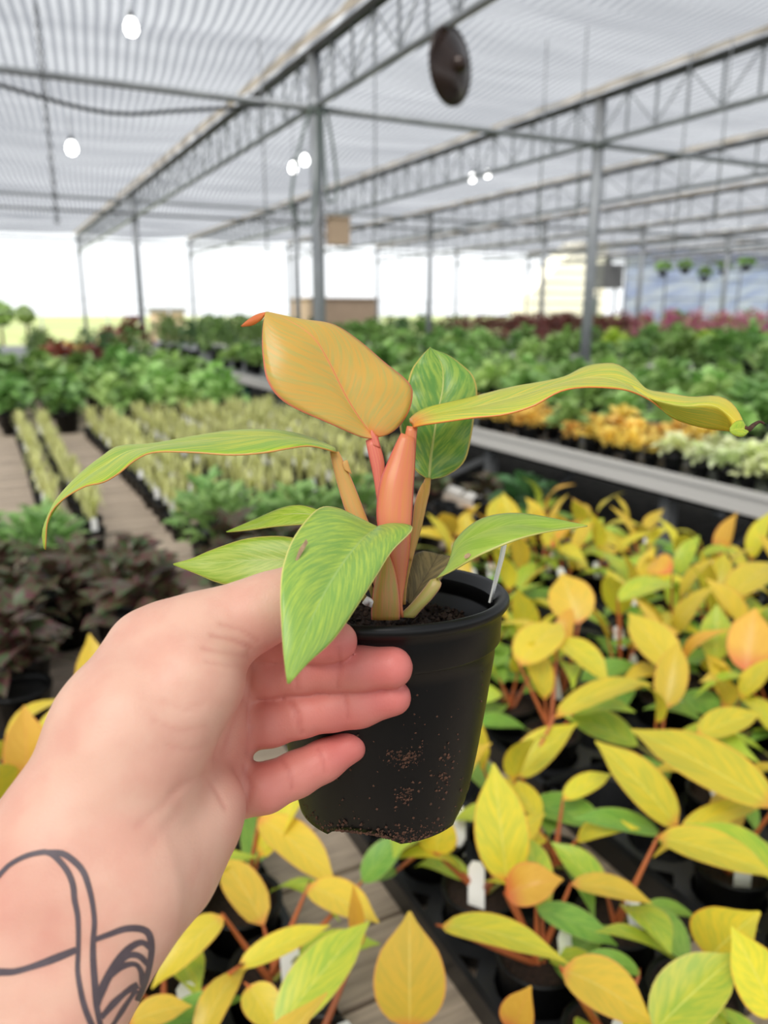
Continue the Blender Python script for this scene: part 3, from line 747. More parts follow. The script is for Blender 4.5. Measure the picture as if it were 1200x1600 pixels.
def smin(a, b_, k):
    h = np.clip(k-np.abs(a-b_), 0, None)/k
    return np.minimum(a, b_) - h*h*k*0.25
def chain_sdf(pts, k):
    s = None
    for (p, q) in zip(pts[:-1], pts[1:]):
        c = cone(p[:3], p[3], q[:3], q[3]); s = c if s is None else smin(s, c, k)
    return s
palm = chain_sdf([(-262,1982,.172,128),(-215,1874,.180,124),(-60,1610,.200,114),(105,1324,.215,112)], .006)
for seg in ([(-172,2034,.172,128),(-125,1926,.180,124),(40,1660,.200,114),(195,1376,.215,108)],
            [(105,1324,.215,112),(195,1130,.226,98)], [(150,1350,.217,118),(230,1240,.228,92)],
            [(195,1376,.215,108),(252,1345,.226,78),(318,1250,.240,56)],              # heel of the hand
            [(252,1345,.226,78),(306,1285,.236,66)],
            [(205,1190,.222,100),(298,1062,.229,84)],                                  # thumb muscle
            [(195,1130,.226,98),(238,1022,.240,62)],
            [(238,1022,.240,62),(292,1008,.239,66)],
            [(230,1240,.240,78),(372,1020,.274,36)], [(230,1240,.240,78),(366,1070,.272,36)],
            [(230,1260,.238,78),(360,1142,.270,36)], [(230,1300,.236,76),(350,1232,.263,38)],
            [(300,1120,.254,58),(345,1180,.266,36)]):
    palm = smin(palm, chain_sdf(seg, .006), .009)
thumb = chain_sdf([(280,1008,.239,66),(335,985,.240,60),(372,972,.241,56),(402,958,.242,52),(432,944,.244,49),(470,932,.247,46),(505,925,.250,42),(528,922,.252,36)], .004)
fingers = [
    [(380,1006,.272,36),(430,1002,.262,33),(470,1002,.2565,32.5),(505,1002,.252,32),(527,1002,.250,31.5)],
    [(370,1060,.272,40),(425,1051,.266,37.5),(470,1046,.263,36),(520,1043,.2605,35),(560,1043,.2580,34.5),(612,1043,.2555,33)],
    [(362,1142,.270,38),(425,1127,.267,36.5),(470,1115,.266,35),(520,1107,.2645,33),(560,1102,.2630,32.5),(614,1090,.2605,28.5)],
    [(352,1246,.264,40),(415,1231,.263,36),(465,1209,.266,33),(505,1189,.268,30),(547,1166,.2695,26)]]
skin = smin(palm, thumb, .007)
for fg in fingers:
    s = chain_sdf(fg, .0035)
    skin = smin(skin, smin(palm, s, .0035), .0003)
def surface_nets(S):
    ins = S < 0
    nx, ny, nz = S.shape
    acc = np.zeros((nx-1, ny-1, nz-1, 3), np.float32); cnt = np.zeros((nx-1, ny-1, nz-1), np.float32)
    cor = [(i, j, k) for i in (0, 1) for j in (0, 1) for k in (0, 1)]
    sl = lambda A, c: A[c[0]:nx-1+c[0], c[1]:ny-1+c[1], c[2]:nz-1+c[2]]
    for ci, c in enumerate(cor):
        for ax in range(3):
            if c[ax] == 1: continue
            d = list(c); d[ax] = 1; d = tuple(d)
            cross = sl(ins, c) != sl(ins, d)
            a, b_ = sl(S, c)[cross], sl(S, d)[cross]
            t = a/(a-b_)
            pos = np.tile(np.array(c, np.float32), (t.size, 1)); pos[:, ax] += t
            acc[cross] += pos; cnt[cross] += 1
    act = cnt > 0
    idx = np.full(act.shape, -1, np.int64); idx[act] = np.arange(act.sum())
    cell = np.argwhere(act)
    V = cell + acc[act]/cnt[act][:, None]
    F = []
    for ax in range(3):
        o1, o2 = [(1, 2), (2, 0), (0, 1)][ax]
        s0 = [slice(1, -1)]*3; s0[ax] = slice(0, -1); s1 = [slice(1, -1)]*3; s1[ax] = slice(1, None)
        A, B = ins[tuple(s0)], ins[tuple(s1)]
        for flip in (False, True):
            e = np.argwhere((A & ~B) if not flip else (~A & B))
            off = np.ones(3, int); off[ax] = 0
            e = e + off
            def cellidx(d1, d2):
                q = e.copy(); q[:, o1] -= d1; q[:, o2] -= d2
                return idx[q[:, 0], q[:, 1], q[:, 2]]
            quad = np.stack([cellidx(1, 1), cellidx(0, 1), cellidx(0, 0), cellidx(1, 0)], 1)
            F.append(quad if not flip else quad[:, ::-1])
    return V, np.concatenate(F)
HV, HF = surface_nets(skin)
HF = HF[(HF >= 0).all(1)]
if np.einsum('ij,ij->i', HV[HF[:, 0]], np.cross(HV[HF[:, 1]], HV[HF[:, 2]])).sum() < 0: HF = HF[:, ::-1]
HV = lo + HV*VOX
# smooth a little
E_ = np.concatenate([HF[:, [0, 1]], HF[:, [1, 2]], HF[:, [2, 3]], HF[:, [3, 0]]])
def lap(V, lam):
    s = np.zeros_like(V); c = np.zeros(len(V))
    np.add.at(s, E_[:, 0], V[E_[:, 1]]); np.add.at(s, E_[:, 1], V[E_[:, 0]])
    np.add.at(c, E_[:, 0], 1); np.add.at(c, E_[:, 1], 1)
    return V + lam*(s/np.maximum(c, 1)[:, None]-V)
for _ in range(5): HV = lap(lap(HV, .5), -.48)
def vnormals(V):
    n = np.cross(V[HF[:, 1]]-V[HF[:, 0]], V[HF[:, 2]]-V[HF[:, 0]]); o = np.zeros_like(V)
    for k in range(4): np.add.at(o, HF[:, k], n)
    return o/np.maximum(np.linalg.norm(o, axis=1), 1e-12)[:, None]
HN = vnormals(HV)
PX = np.stack([600+FPX*HV[:, 0]/HV[:, 2], 800+FPX*HV[:, 1]/HV[:, 2]], 1)
front = np.clip(-HN[:, 2]*1.6, 0, 1)
def seg_dist(P, poly):
    best = np.full(len(P), 1e9)
    for a, b_ in zip(poly[:-1], poly[1:]):
        a = np.array(a, float); d = np.array(b_, float)-a
        t = np.clip(((P-a)@d)/max(d@d, 1e-9), 0, 1)
        best = np.minimum(best, np.linalg.norm(P-a-t[:, None]*d, axis=1))
    return best
# skin folds: (polyline in pixels, half width in pixels, depth in mm)
folds = [([(452,1094),(462,1115),(470,1146)], 3.5, .42), ([(458,1096),(468,1118),(474,1144)], 2.5, .3), ([(537,1084),(541,1102),(543,1122)], 3, .32),
         ([(464,1014),(462,1040),(466,1076)], 3.5, .34), ([(528,1012),(531,1040),(528,1074)], 3, .32),
         ([(440,1186),(452,1205),(456,1232)], 3.5, .36), ([(497,1168),(505,1184),(508,1206)], 3, .30),
         ([(386,1100),(390,1140),(386,1176)], 4, .35), ([(380,1196),(392,1228),(384,1268)], 4, .35), ([(388,1020),(394,1050),(388,1092)], 4, .3),
         ([(320,1210),(345,1185),(362,1140),(378,1095)], 5, .7), ([(322,1214),(340,1240),(352,1262)], 4, .4),
         ([(330,992),(365,1000),(392,1012)], 4, .35), ([(318,1012),(352,1020),(386,1026)], 4, .3), ([(322,1034),(356,1040),(386,1042)], 3.5, .22),
         ([(345,975),(378,985),(402,1000)], 3.5, .25),
         ([(215,1290),(250,1262),(285,1225),(318,1210)], 8, .16), ([(268,1240),(300,1222),(322,1212)], 6, .18), ([(230,1330),(262,1290),(282,1262)], 8, .12),
         ([(255,1095),(290,1110),(318,1098)], 4, .14), ([(240,1125),(280,1142),(322,1135)], 4, .14), ([(262,1165),(300,1172),(326,1160)], 4, .14)]
disp = np.zeros(len(HV)); crease = np.zeros(len(HV))
for poly, w, dm in folds:
    e = np.exp(-(seg_dist(PX, poly)/w)**2)*front
    disp += e*dm*1e-3*1.2; crease = np.maximum(crease, e*min(1, dm*2.4))
sm = np.sin(PX[:, 0]*.05+PX[:, 1]*.03)*np.sin(PX[:, 1]*.06-PX[:, 0]*.02)
HV = HV - HN*disp[:, None] + HN*(sm*front*.00012)[:, None]
pink = np.clip((PX[:, 0]-345)/70, 0, 1)*np.clip((PX[:, 1]-950)/60, 0, 1)
tipr = np.zeros(len(HV))
for cx_, cy_ in ((612,1042),(615,1088),(548,1162),(528,1003)):
    tipr = np.maximum(tipr, np.exp(-((PX[:, 0]-cx_)**2+(PX[:, 1]-cy_)**2)/(55**2)))
pink = np.clip(pink*.72 + tipr*.35 + .25*np.exp(-((PX[:, 0]-40)**2+(PX[:, 1]-1420)**2)/(90**2)) + .25*np.exp(-((PX[:, 0]-335)**2+(PX[:, 1]-1190)**2)/(60**2)), 0, 1)
HW = CAM + HV @ BASIS
skin_m, nt, out = new_mat('fair_skin')
at1 = N(nt, 'ShaderNodeAttribute', attribute_name='pinkness'); at2 = N(nt, 'ShaderNodeAttribute', attribute_name='fold')
tc = N(nt, 'ShaderNodeTexCoord'); no = N(nt, 'ShaderNodeTexNoise', Scale=70.0, Detail=4.0); nt.links.new(tc.outputs['Object'], no.inputs['Vector'])
no2 = N(nt, 'ShaderNodeTexNoise', Scale=1400.0, Detail=3.0); nt.links.new(tc.outputs['Object'], no2.inputs['Vector'])
c = mix_col(nt, smooth_n(nt, no.outputs[0], .35, .7), srgb(226,180,158), srgb(220,166,146))
c = mix_col(nt, at1.outputs['Fac'], c, srgb(214,122,114))
c = mix_col(nt, math_n(nt, 'MULTIPLY', at2.outputs['Fac'], .38), c, srgb(186,92,84))
bs = N(nt, 'ShaderNodeBsdfPrincipled', Roughness=.46); bs.inputs['Specular IOR Level'].default_value = .38
bs.inputs['Subsurface Weight'].default_value = .12; bs.inputs['Subsurface Radius'].default_value = (.004, .0015, .0008); bs.inputs['Subsurface Scale'].default_value = 1.0
nt.links.new(c, bs.inputs['Base Color'])
bp = N(nt, 'ShaderNodeBump', Strength=.2, Distance=.0006); nt.links.new(no2.outputs[0], bp.inputs['Height']); nt.links.new(bp.outputs[0], bs.inputs['Normal'])
nt.links.new(bs.outputs[0], out.inputs[0])
me = mesh_data('person', HW, HF, skin_m)
for nm, arr in (('pinkness', pink), ('fold', np.clip(crease, 0, 1))):
    at_ = me.attributes.new(nm, 'FLOAT', 'POINT'); at_.data.foreach_set('value', arr.astype(np.float32))
me.validate()
person = link('person', me)
tag(person, 'bare tattooed forearm and open left hand holding up the black plant pot', 'person')
# tattoo: dark lines lying on the skin
M['ink'] = plain('tattoo_ink', srgb(92,80,86), .5, var=.1, scale=300)
bvh = BVHTree.FromPolygons([tuple(p) for p in HW], [tuple(int(i) for i in q) for q in HF])
tcrop = lambda pts: [(x*.25, 1300+y*.25) for x, y in pts]
lines = [([(0,265),(60,205),(150,155),(240,130),(310,130),(380,190),(430,260),(458,340),(465,420),(485,520),(490,640),(488,760),(485,870),(505,1000),(530,1100),(570,1200),(620,1300)], 7),
         ([(-240,640),(-180,480),(-90,350),(0,265)], 6),
         ([(300,130),(390,135),(460,180),(515,240),(545,310),(575,430),(590,560),(582,680),(582,800),(592,950),(602,1080),(625,1200),(650,1300)], 7.5),
         ([(-160,880),(0,875),(100,870),(250,825),(380,775),(478,735)], 9),
         ([(592,672),(680,640),(780,605),(870,603),(925,630),(945,700),(940,800),(910,930),(860,1050),(800,1200),(740,1320)], 8),
         ([(605,1080),(640,960),(690,860),(760,770),(830,710),(890,690),(938,725)], 8),
         ([(618,1050),(670,930),(735,835),(800,772),(870,775),(930,835)], 7),
         ([(690,900),(760,842),(840,825),(880,870),(893,960)], 7),
         ([(632,1160),(720,1060),(800,990),(862,955)], 8),
         ([(690,1230),(780,1090),(852,985)], 6)]
for poly, w in lines:
    p2 = spline([(x, y, 0) for x, y in tcrop(poly)], 46)[:, :2]
    L_, R_ = [], []
    v = []; f = []
    prev_ok = False
    for i in range(len(p2)):
        t = p2[min(i+1, len(p2)-1)]-p2[max(i-1, 0)]; t /= np.linalg.norm(t); nrm = np.array([-t[1], t[0]])
        ww = w*(.60+.08*math.sin(i*.23+len(poly)))
        row = []
        for k in (-1, 0, 1):
            q = p2[i]+nrm*ww*k
            d = at(q[0], q[1], 1.0)-CAM; d /= np.linalg.norm(d)
            hit = bvh.ray_cast(Vector(CAM), Vector(d))
            if hit[0] is None: row = None; break
            row.append(np.array(hit[0]) + np.array(hit[1])*.00012 - d*.0001)
        if row is None: prev_ok = False; continue
        v += row
        if prev_ok:
            n_ = len(v); f += [(n_-6, n_-5, n_-2, n_-3), (n_-5, n_-4, n_-1, n_-2)]
        prev_ok = True
    if f:
        tag(link('tattoo_line', mesh_data('tattoo_line', v, f, M['ink']), person), 'dark tattooed line on the wrist')
# ---------------------------------------------------------------- leaves for the plants standing around
def leaf_profile(u, peak=.40):
    a = 0.60; c = a*(1-peak)/peak
    w = (u**a)*((1-u)**c); m = (peak**a)*((1-peak)**c)
    t = min(max((u-.68)/.32, 0), 1)
    return w/m*(1-.42*t*t*(3-2*t))
def leaf_sheet(B, T, width, up, arch=.12, cup=.25, nu=11, nv=7, tiproll=0.0, twist=0.0, peak=.42, wave=0.0):
    """leaf blade from base B to tip T; up: the way its upper face looks; arch: bow upward; cup: V fold"""
    B = np.array(B, float); T = np.array(T, float); D = T-B; L = np.linalg.norm(D); d = D/L
    up = np.array(up, float); up = up-d*np.dot(up, d); up /= np.linalg.norm(up); s = np.cross(d, up)
    v = []; uv = []
    for i in range(nu):
        u = i/(nu-1)
        c = B + D*u + up*L*arch*4*u*(1-u) - up*L*tiproll*u**3
        w = width*.5*leaf_profile(min(max(u, 1e-4), 1-1e-4), peak) if 0 < i < nu-1 else width*.02
        a = twist*(u-.3); sd = s*math.cos(a)+up*math.sin(a); ud = up*math.cos(a)-s*math.sin(a)
        for j in range(nv):
            q = (j/(nv-1)-.5)*2
            v.append(c + sd*w*q + ud*w*cup*abs(q)**1.3 + ud*wave*w*math.sin(u*9+q)*abs(q)); uv.append((u, j/(nv-1)))
    return v, grid_faces(nu, nv), uv

G = srgb
common = dict(su=16, sv=4, trans=.28, rough=.42, gain=1.42)
M['y_lemon'] = leaf_mat('lemon_yellow_leaf', G(210,192,56), G(186,182,58), mid=G(224,204,96), edge=G(214,160,56), base=G(220,150,60), basew=.12, spread=.22, hue=.02, **common)
M['y_gold'] = leaf_mat('gold_leaf', G(210,180,60), G(196,174,60), mid=G(222,190,98), edge=G(208,148,70), base=G(210,146,68), basew=.14, spread=.2, hue=.02, **common)
M['y_lime'] = leaf_mat('lime_leaf', G(176,186,60), G(140,172,58), mid=G(196,200,100), edge=G(186,176,80), spread=.25, hue=.03, **common)
M['y_green'] = leaf_mat('mid_green_leaf', G(106,150,62), G(132,168,70), mid=G(150,176,94), edge=G(150,170,90), spread=.3, hue=.02, **common)
M['y_copper'] = leaf_mat('copper_orange_leaf', G(212,166,66), G(206,158,60), mid=G(214,150,76), edge=G(210,120,70), base=G(206,112,66), basew=.4, spread=.15, **common)
M['y_stem'] = plain('orange_red_stalk', G(198,100,62), .4, var=.12, scale=60, col2=G(178,110,62), distinct=.25)
M['g_stem'] = plain('green_stalk', G(150,150,74), .45, var=.1, scale=60)

# shared leaf meshes: unit length along +Y, upper face +Z
LEAF = {}
shapes = [dict(width=.44, arch=.07, cup=.28), dict(width=.40, arch=.12, cup=.2, tiproll=.12), dict(width=.48, arch=.05, cup=.35, twist=.5), dict(width=.38, arch=.14, cup=.25, tiproll=.25, twist=-.4), dict(width=.46, arch=.1, cup=.15, tiproll=.05, wave=.1)]
for mk in ('y_lemon', 'y_gold', 'y_lime', 'y_green', 'y_copper'):
    for i, sh in enumerate(shapes):
        v, f, uv = leaf_sheet((0, 0, 0), (0, 1, 0), sh['width'], (0, 0, 1), sh['arch'], sh['cup'], 10, 7, sh.get('tiproll', 0), sh.get('twist', 0), wave=sh.get('wave', 0))
        LEAF[mk, i] = mesh_data('leaf', v, f, M[mk], uv)
def unit_stalk(mat, n=7):
    b = MB(); b.tube([(0, 0, 0), (.04, 0, .35), (.04, 0, .7), (0, 0, 1)], [1.25, 1.15, .8, .55], n); return b.data('leaf_stalk', mat, True)
STALK = {k: unit_stalk(M[k]) for k in ('y_stem', 'g_stem')}

# shared pot, soil
def pot_meshes(r=.0475, h=.085, seg=28):
    k = r/.049
    pr = [(.0425*k, -.004), (.0460*k, 0), (.0488*k, -.0012), (.0488*k, -.0045), (.0464*k, -.006), (.0458*k, -.0172), (.0440*k, -.019), (.0410*k, -.045), (.0350*k, -h), (.001, -h)]
    b = MB(); b.lathe([(a, z+h) for a, z in pr], seg); outer = b.data('pot', M['black_plastic'], True)
    b = MB(); b.lathe([(.0425*k, h-.004), (.0410*k, h-.02)], seg); b.lathe([(.0415*k, h-.0135), (.02*k, h-.0115), (.001, h-.012)], seg)
    return outer, b.data('soil', M['soil'], True)
POT_ME, SOIL_ME = pot_meshes()
def child(name, me, parent, mat4=None):
    o = bpy.data.objects.new(name, me); COL.objects.link(o); o.parent = parent
    if mat4 is not None: o.matrix_basis = mat4
    return o
def frame(origin, ydir, up, sy, sx=None, sz=None):
    y = Vector(ydir).normalized(); z = Vector(up); z = (z-y*z.dot(y)).normalized(); x = y.cross(z)
    m = Matrix((x, y, z)).transposed().to_4x4()
    return Matrix.Translation(Vector(origin)) @ m @ Matrix.Diagonal((sx or sy, sy, sz or sy, 1))
def put_stalk(parent, a, b_, r, mk='y_stem'):
    a = Vector(a); b_ = Vector(b_); d = b_-a
    q = d.to_track_quat('Z', 'Y')
    return child('leaf_stalk', STALK[mk], parent, Matrix.Translation(a) @ q.to_matrix().to_4x4() @ Matrix.Diagonal((r, r, d.length, 1)))

# ---------------------------------------------------------------- trays
PITCH_ = .110
def tray_mesh(nx=2, ny=5):
    """moulded tray: flat deck with round pockets, skirt round the outside"""
    b = MB(); H = .046; R1, R2 = .0462, .037; ns = 16
    for i in range(nx):
        for j in range(ny):
            cx, cy = (i-(nx-1)/2)*PITCH_, (j-(ny-1)/2)*PITCH_; h = PITCH_/2
            v = []
            for k in range(ns):
                a = 2*math.pi*k/ns + math.pi/ns; c_, s_ = math.cos(a), math.sin(a); m = max(abs(c_), abs(s_))
                dip = .012 if m < .80 else 0.0          # deck dips between the pockets
                v.append((cx+h*c_/m, cy+h*s_/m, H-dip*.0))
            v += [(cx+R1*math.cos(2*math.pi*k/ns+math.pi/ns), cy+R1*math.sin(2*math.pi*k/ns+math.pi/ns), H) for k in range(ns)]
            v += [(cx+R2*math.cos(2*math.pi*k/ns+math.pi/ns), cy+R2*math.sin(2*math.pi*k/ns+math.pi/ns), .003) for k in range(ns)]
            v.append((cx, cy, .003))
            f = []
            for k in range(ns):
                n2 = (k+1) % ns
                f += [(k, n2, ns+n2, ns+k), (ns+k, ns+n2, 2*ns+n2, 2*ns+k), (2*ns+k, 2*ns+n2, 3*ns)]
            b.add(v, f)
    X, Y = nx*PITCH_/2, ny*PITCH_/2
    for (x0, y0, x1, y1) in ((-X, -Y, X, -Y), (X, -Y, X, Y), (X, Y, -X, Y), (-X, Y, -X, -Y)):
        d = np.array([x1-x0, y1-y0]); d /= np.linalg.norm(d); o = np.array([d[1], -d[0]])*.004
        b.add([(x0, y0, H), (x1, y1, H), (x1+o[0], y1+o[1], H-.008), (x0+o[0], y0+o[1], H-.008), (x1+o[0]*.4, y1+o[1]*.4, 0.001), (x0+o[0]*.4, y0+o[1]*.4, .001)], [(0, 3, 2, 1), (3, 5, 4, 2)])
    return b.data('plant_tray', M['tray_plastic'])
TRAY_ME = tray_mesh()
TZ = BZ+.0005
LANES = [(-.113, 'left'), (.142, 'left'), (.512, 'mid'), (.813, 'mid'), (1.068, 'mid'), (1.323, 'aisle'), (1.578, 'aisle')]
trays = []
def tray(x, y, label):
    o = bpy.data.objects.new('plant_tray', TRAY_ME); COL.objects.link(o); o.location = (x, y, TZ)
    tag(o, label, 'plant tray', 'black pot trays on the board bench')
    return o
lane_name = ['seventh lane from the aisle', 'sixth lane from the aisle', 'fifth lane from the aisle', 'fourth lane from the aisle', 'third lane from the aisle', 'second lane from the aisle', 'lane along the aisle']
rows = {0: [.53, 1.10], 1: [.53, 1.10], 2: [.53, 1.10], 3: [.53, 1.10], 4: [.53, 1.10, 1.67], 5: [.53, 1.10, 1.67], 6: [.53, 1.10, 1.67]}
pos_name = {.53: 'first tray', 1.10: 'second tray', 1.67: 'last tray'}
cells = []
for li, ys in rows.items():
    for y in ys:
        if li >= 5 and y < .6: pass
        tray(LANES[li][0], y, 'black plastic pot tray, %s, %s' % (pos_name[y], lane_name[li]))
        for i in range(2):
            for j in range(5):
                cells.append([LANES[li][0]+(i-.5)*PITCH_, y+(j-2)*PITCH_, li, y])
RIMZ = TZ+.004+.085

# ---------------------------------------------------------------- hero leaves placed one by one
# (base px, base py, base z), (tip px, tip py, tip z), width px, colour, facing: c camera-ish / u up, arch, cup
hero = [
 ((792,1378),.86,(771,1193),.97,84,'y_lemon','c',.04,.2),
 ((640,1606),.84,(640,1424),.93,112,'y_gold','c',.05,.15),
 ((432,1612),.88,(577,1440),.92,82,'y_lime','u',.06,.2),
 ((690,1447),.87,(888,1506),.89,56,'y_lemon','u',.10,.25),
 ((878,1515),.90,(1020,1600),.88,92,'y_gold','u',.10,.2),
 ((1022,1612),.88,(1157,1490),.93,96,'y_lime','u',.05,.25),
 ((1108,1500),.87,(1188,1425),.95,104,'y_lemon','c',.10,.35),
 ((1215,1590),.90,(1143,1448),.97,80,'y_lemon','c',.02,.2),
 ((1210,1262),.90,(985,1140),.92,100,'y_lemon','u',.04,.22),
 ((1058,1292),.86,(930,1158),.93,78,'y_lemon','u',.05,.2),
 ((866,1122),.90,(1022,1070),.90,44,'y_lemon','u',.10,.25),
 ((405,1278),.88,(527,1392),.84,66,'y_gold','u',.10,.2),
 ((350,1432),.88,(237,1545),.85,60,'y_gold','u',.12,.25),
 ((482,1384),.86,(592,1442),.86,62,'y_gold','u',.05,.25),
 ((372,1512),.86,(516,1446),.87,44,'y_lemon','u',.04,.3),
 ((1028,1308),.88,(1215,1372),.87,70,'y_lemon','u',.06,.25),
 ((1032,1302),.84,(893,1280),.86,46,'y_green','u',.08,.2),
 ((1062,1300),.85,(1205,1252),.87,40,'y_lemon','u',.05,.3),
 ((790,1398),.87,(880,1374),.89,62,'y_copper','c',.2,.5),
 ((892,1382),.86,(1020,1413),.84,44,'y_gold','u',.10,.25),
 ((838,1420),.84,(965,1478),.82,52,'y_green','u',.06,.2),
 ((44,1232),.85,(38,1102),.95,66,'y_copper','c',.05,.3),
 ((58,1170),.88,(108,1098),.93,38,'y_lemon','u',.06,.25),
 ((905,975),.90,(878,896),.97,70,'y_gold','c',.05,.2),
 ((1052,1048),.88,(982,958),.94,70,'y_gold','u',.05,.2),
 ((872,1000),.92,(952,1072),.88,50,'y_lemon','u',.12,.25),
 ((812,1040),.90,(878,975),.93,70,'y_gold','u',.08,.2),
 ((1118,1032),.86,(1120,944),.95,48,'y_lime','c',.05,.2),
 ((1165,1050),.87,(1180,950),.96,66,'y_copper','c',.04,.2),
 ((1140,935),.90,(1215,880),.93,56,'y_gold','u',.06,.2),
 ((1050,895),.93,(1018,880),.93,40,'y_copper','c',.14,.3),
 ((965,940),.93,(1060,920),.92,44,'y_lime','u',.12,.25),
 ((1090,1150),.87,(1190,1115),.90,56,'y_lemon','u',.06,.2),
 ((880,1250),.85,(955,1210),.86,38,'y_lemon','u',.08,.2),
 ((682,1335),.84,(688,1262),.90,60,'y_lemon','c',.05,.2),
 ((566,1378),.82,(640,1305),.86,50,'y_green','u',.08,.2),
 ((780,1080),.85,(740,1100),.84,40,'y_lime','u',.12,.2),
 ((560,1480),.84,(552,1380),.93,26,'y_copper','c',.02,.5),
 ((800,1612),.86,(830,1540),.92,56,'y_copper','c',.05,.3),
 ((250,1600),.82,(385,1560),.83,44,'y_green','u',.10,.2),
 ((200,1600),.86,(300,1572),.86,50,'y_gold','u',.10,.2),
 ((388,1540),.86,(430,1610),.84,60,'y_gold','u',.08,.25),
 ((620,1360),.80,(560,1380),.80,30,'y_green','u',.08,.2),
 ((1000,1520),.83,(905,1495),.85,36,'y_green','u',.10,.2),
]
used = {}
root_pts = []
plants = {}
def plant_at(ci):
    if ci in plants: return plants[ci]
    x, y, li, ty = cells[ci]
    r = empty('potted_plant', (x, y, TZ+.004), rz=0)
    child('pot', POT_ME, r); child('soil', SOIL_ME, r)
    plants[ci] = r
    r['lane'] = li; r['rowy'] = ty
    return r
cx_arr = np.array([[c[0], c[1]] for c in cells])
hero_n = {}
for (b0, zb, t0, zt, wpx, mk, face, arch, cup) in hero:
    B = on_z(b0[0], b0[1], zb); T = on_z(t0[0], t0[1], zt)
    dep = np.dot((B+T)/2-CAM, _f); W = wpx*dep/FPX
    dd = np.linalg.norm(cx_arr-np.array([B[0], B[1]]), axis=1) + np.array([.012*hero_n.get(i, 0) for i in range(len(cells))])
    ci = int(np.argmin(dd)); hero_n[ci] = hero_n.get(ci, 0)+1
    r = plant_at(ci)
    loc = np.array(r.location)
    up = np.array([0, 0, 1.0])
    if face == 'c':
        tc_ = CAM-(B+T)/2; up = tc_/np.linalg.norm(tc_)+np.array([0, 0, .35])
    else:
        tc_ = CAM-(B+T)/2; up = up + .35*tc_/np.linalg.norm(tc_)
    v, f, uv = leaf_sheet(B-loc, T-loc, W, up, arch, cup, 14, 9, 0, 0)
    child('leaf', mesh_data('leaf', v, f, M[mk], uv), r)
    put_stalk(r, (random.uniform(-.006, .006), random.uniform(-.006, .006), .070), tuple(B-loc), .0032)
    r['has_'+mk] = 1

# ---------------------------------------------------------------- the rest of each yellow plant
rr = random.Random(21)
skip = set()
for ci, (x, y, li, ty) in enumerate(cells):
    # empty pockets seen at the lower right and beside the held pot
    px_ = None
    if (li, ty) == (3, .53) and y < .38 and ci not in hero_n: skip.add(ci)
    q_ = np.array([x, y, TZ+.046])-CAM; dq = q_@_f; qx, qy = 600+FPX*(q_@_r)/dq, 800-FPX*(q_@_u)/dq
    if ci not in hero_n and min(math.hypot(qx-ex_, qy-ey_) for ex_, ey_ in ((1130,1400),(1040,1440),(880,1440),(700,1330),(640,1260))) < 55: skip.add(ci)
    if ci not in hero_n and y < .95 and ((li == 2 and x > LANES[2][0]) or (li == 3 and x < LANES[3][0])) and rr.random() < .75: skip.add(ci)
    if rr.random() < (.5 if li == 2 else .33) and ci not in hero_n: skip.add(ci)
    if li < 2 and y > 1.12 and ci not in hero_n: skip.add(ci)
    if y < .28 and ci not in hero_n: skip.add(ci)
for ci, (x, y, li, ty) in enumerate(cells):
    if ci in skip: continue
    r = plant_at(ci)
    h = hero_n.get(ci, 0)
    n = max(2, rr.randint(5, 7)-h)
    a0 = rr.random()*6.28; main = rr.choice(['y_lemon', 'y_gold', 'y_lemon', 'y_gold', 'y_lime'])
    near = y < .75 and h > 0
    for i in range(n):
        a = a0+i*2.4+rr.uniform(-.3, .3); t = i/(n-1)
        if t < .45:        # old low leaves, green
            mk = rr.choice(['y_green', 'y_green', 'y_lime']); el = rr.uniform(-.15, .3); L = rr.uniform(.075, .105); pl = rr.uniform(.03, .05); pe = rr.uniform(.5, .9)
        elif t < .8 or near:
            mk = rr.choice([main, 'y_lime', main]); el = rr.uniform(.1, .6); L = rr.uniform(.085, .12); pl = rr.uniform(.05, .075); pe = rr.uniform(.9, 1.25)
        else:
            mk = rr.choice([main, main, 'y_gold', 'y_lemon', 'y_lemon', 'y_copper'] if rr.random() < .5 else [main, 'y_lemon', 'y_gold']); el = rr.uniform(.6, 1.25); L = rr.uniform(.075, .115); pl = rr.uniform(.06, .085); pe = rr.uniform(1.15, 1.45)
        if near: L *= .72; pl *= .75
        L *= 1.2
        dxy = Vector((math.cos(a), math.sin(a), 0))
        base = Vector((rr.uniform(-.006, .006), rr.uniform(-.006, .006), .070))
        end = base + dxy*math.cos(pe)*pl + Vector((0, 0, math.sin(pe)*pl))
        put_stalk(r, base, end, .0030 if t > .45 else .0024, 'y_stem' if t > .4 else 'g_stem')
        d = dxy*math.cos(el)+Vector((0, 0, math.sin(el)))
        up = Vector((0, 0, 1))*math.cos(el)-dxy*math.sin(el)+Vector((rr.uniform(-.3, .3), rr.uniform(-.3, .3), 0))
        child('leaf', LEAF[mk, rr.randrange(5)], r, frame(end, d, up, L))
        if t > .45: r['has_'+mk] = 1
    # labels by the look of the top leaves and the tray it stands in
ORD = ['first', 'second', 'third', 'fourth', 'fifth']
for ci, r in plants.items():
    x, y, li, ty = cells[ci]
    look = ('copper-tinged' if 'has_y_copper' in r else 'golden' if 'has_y_gold' in r else 'lemon-yellow' if 'has_y_lemon' in r else 'lime-green')
    side = 'aisle-side' if x > LANES[li][0] else 'boards-side'
    tag(r, '%s potted plant in %s %s pocket, %s, %s' % (look, ORD[int(round((y-ty)/PITCH_))+2], side, pos_name[ty], lane_name[li]), 'potted plant', 'yellow-leaved potted plants in black trays')
    for k in list(r.keys()):
        if k.startswith('has_') or k in ('lane', 'rowy'): del r[k]

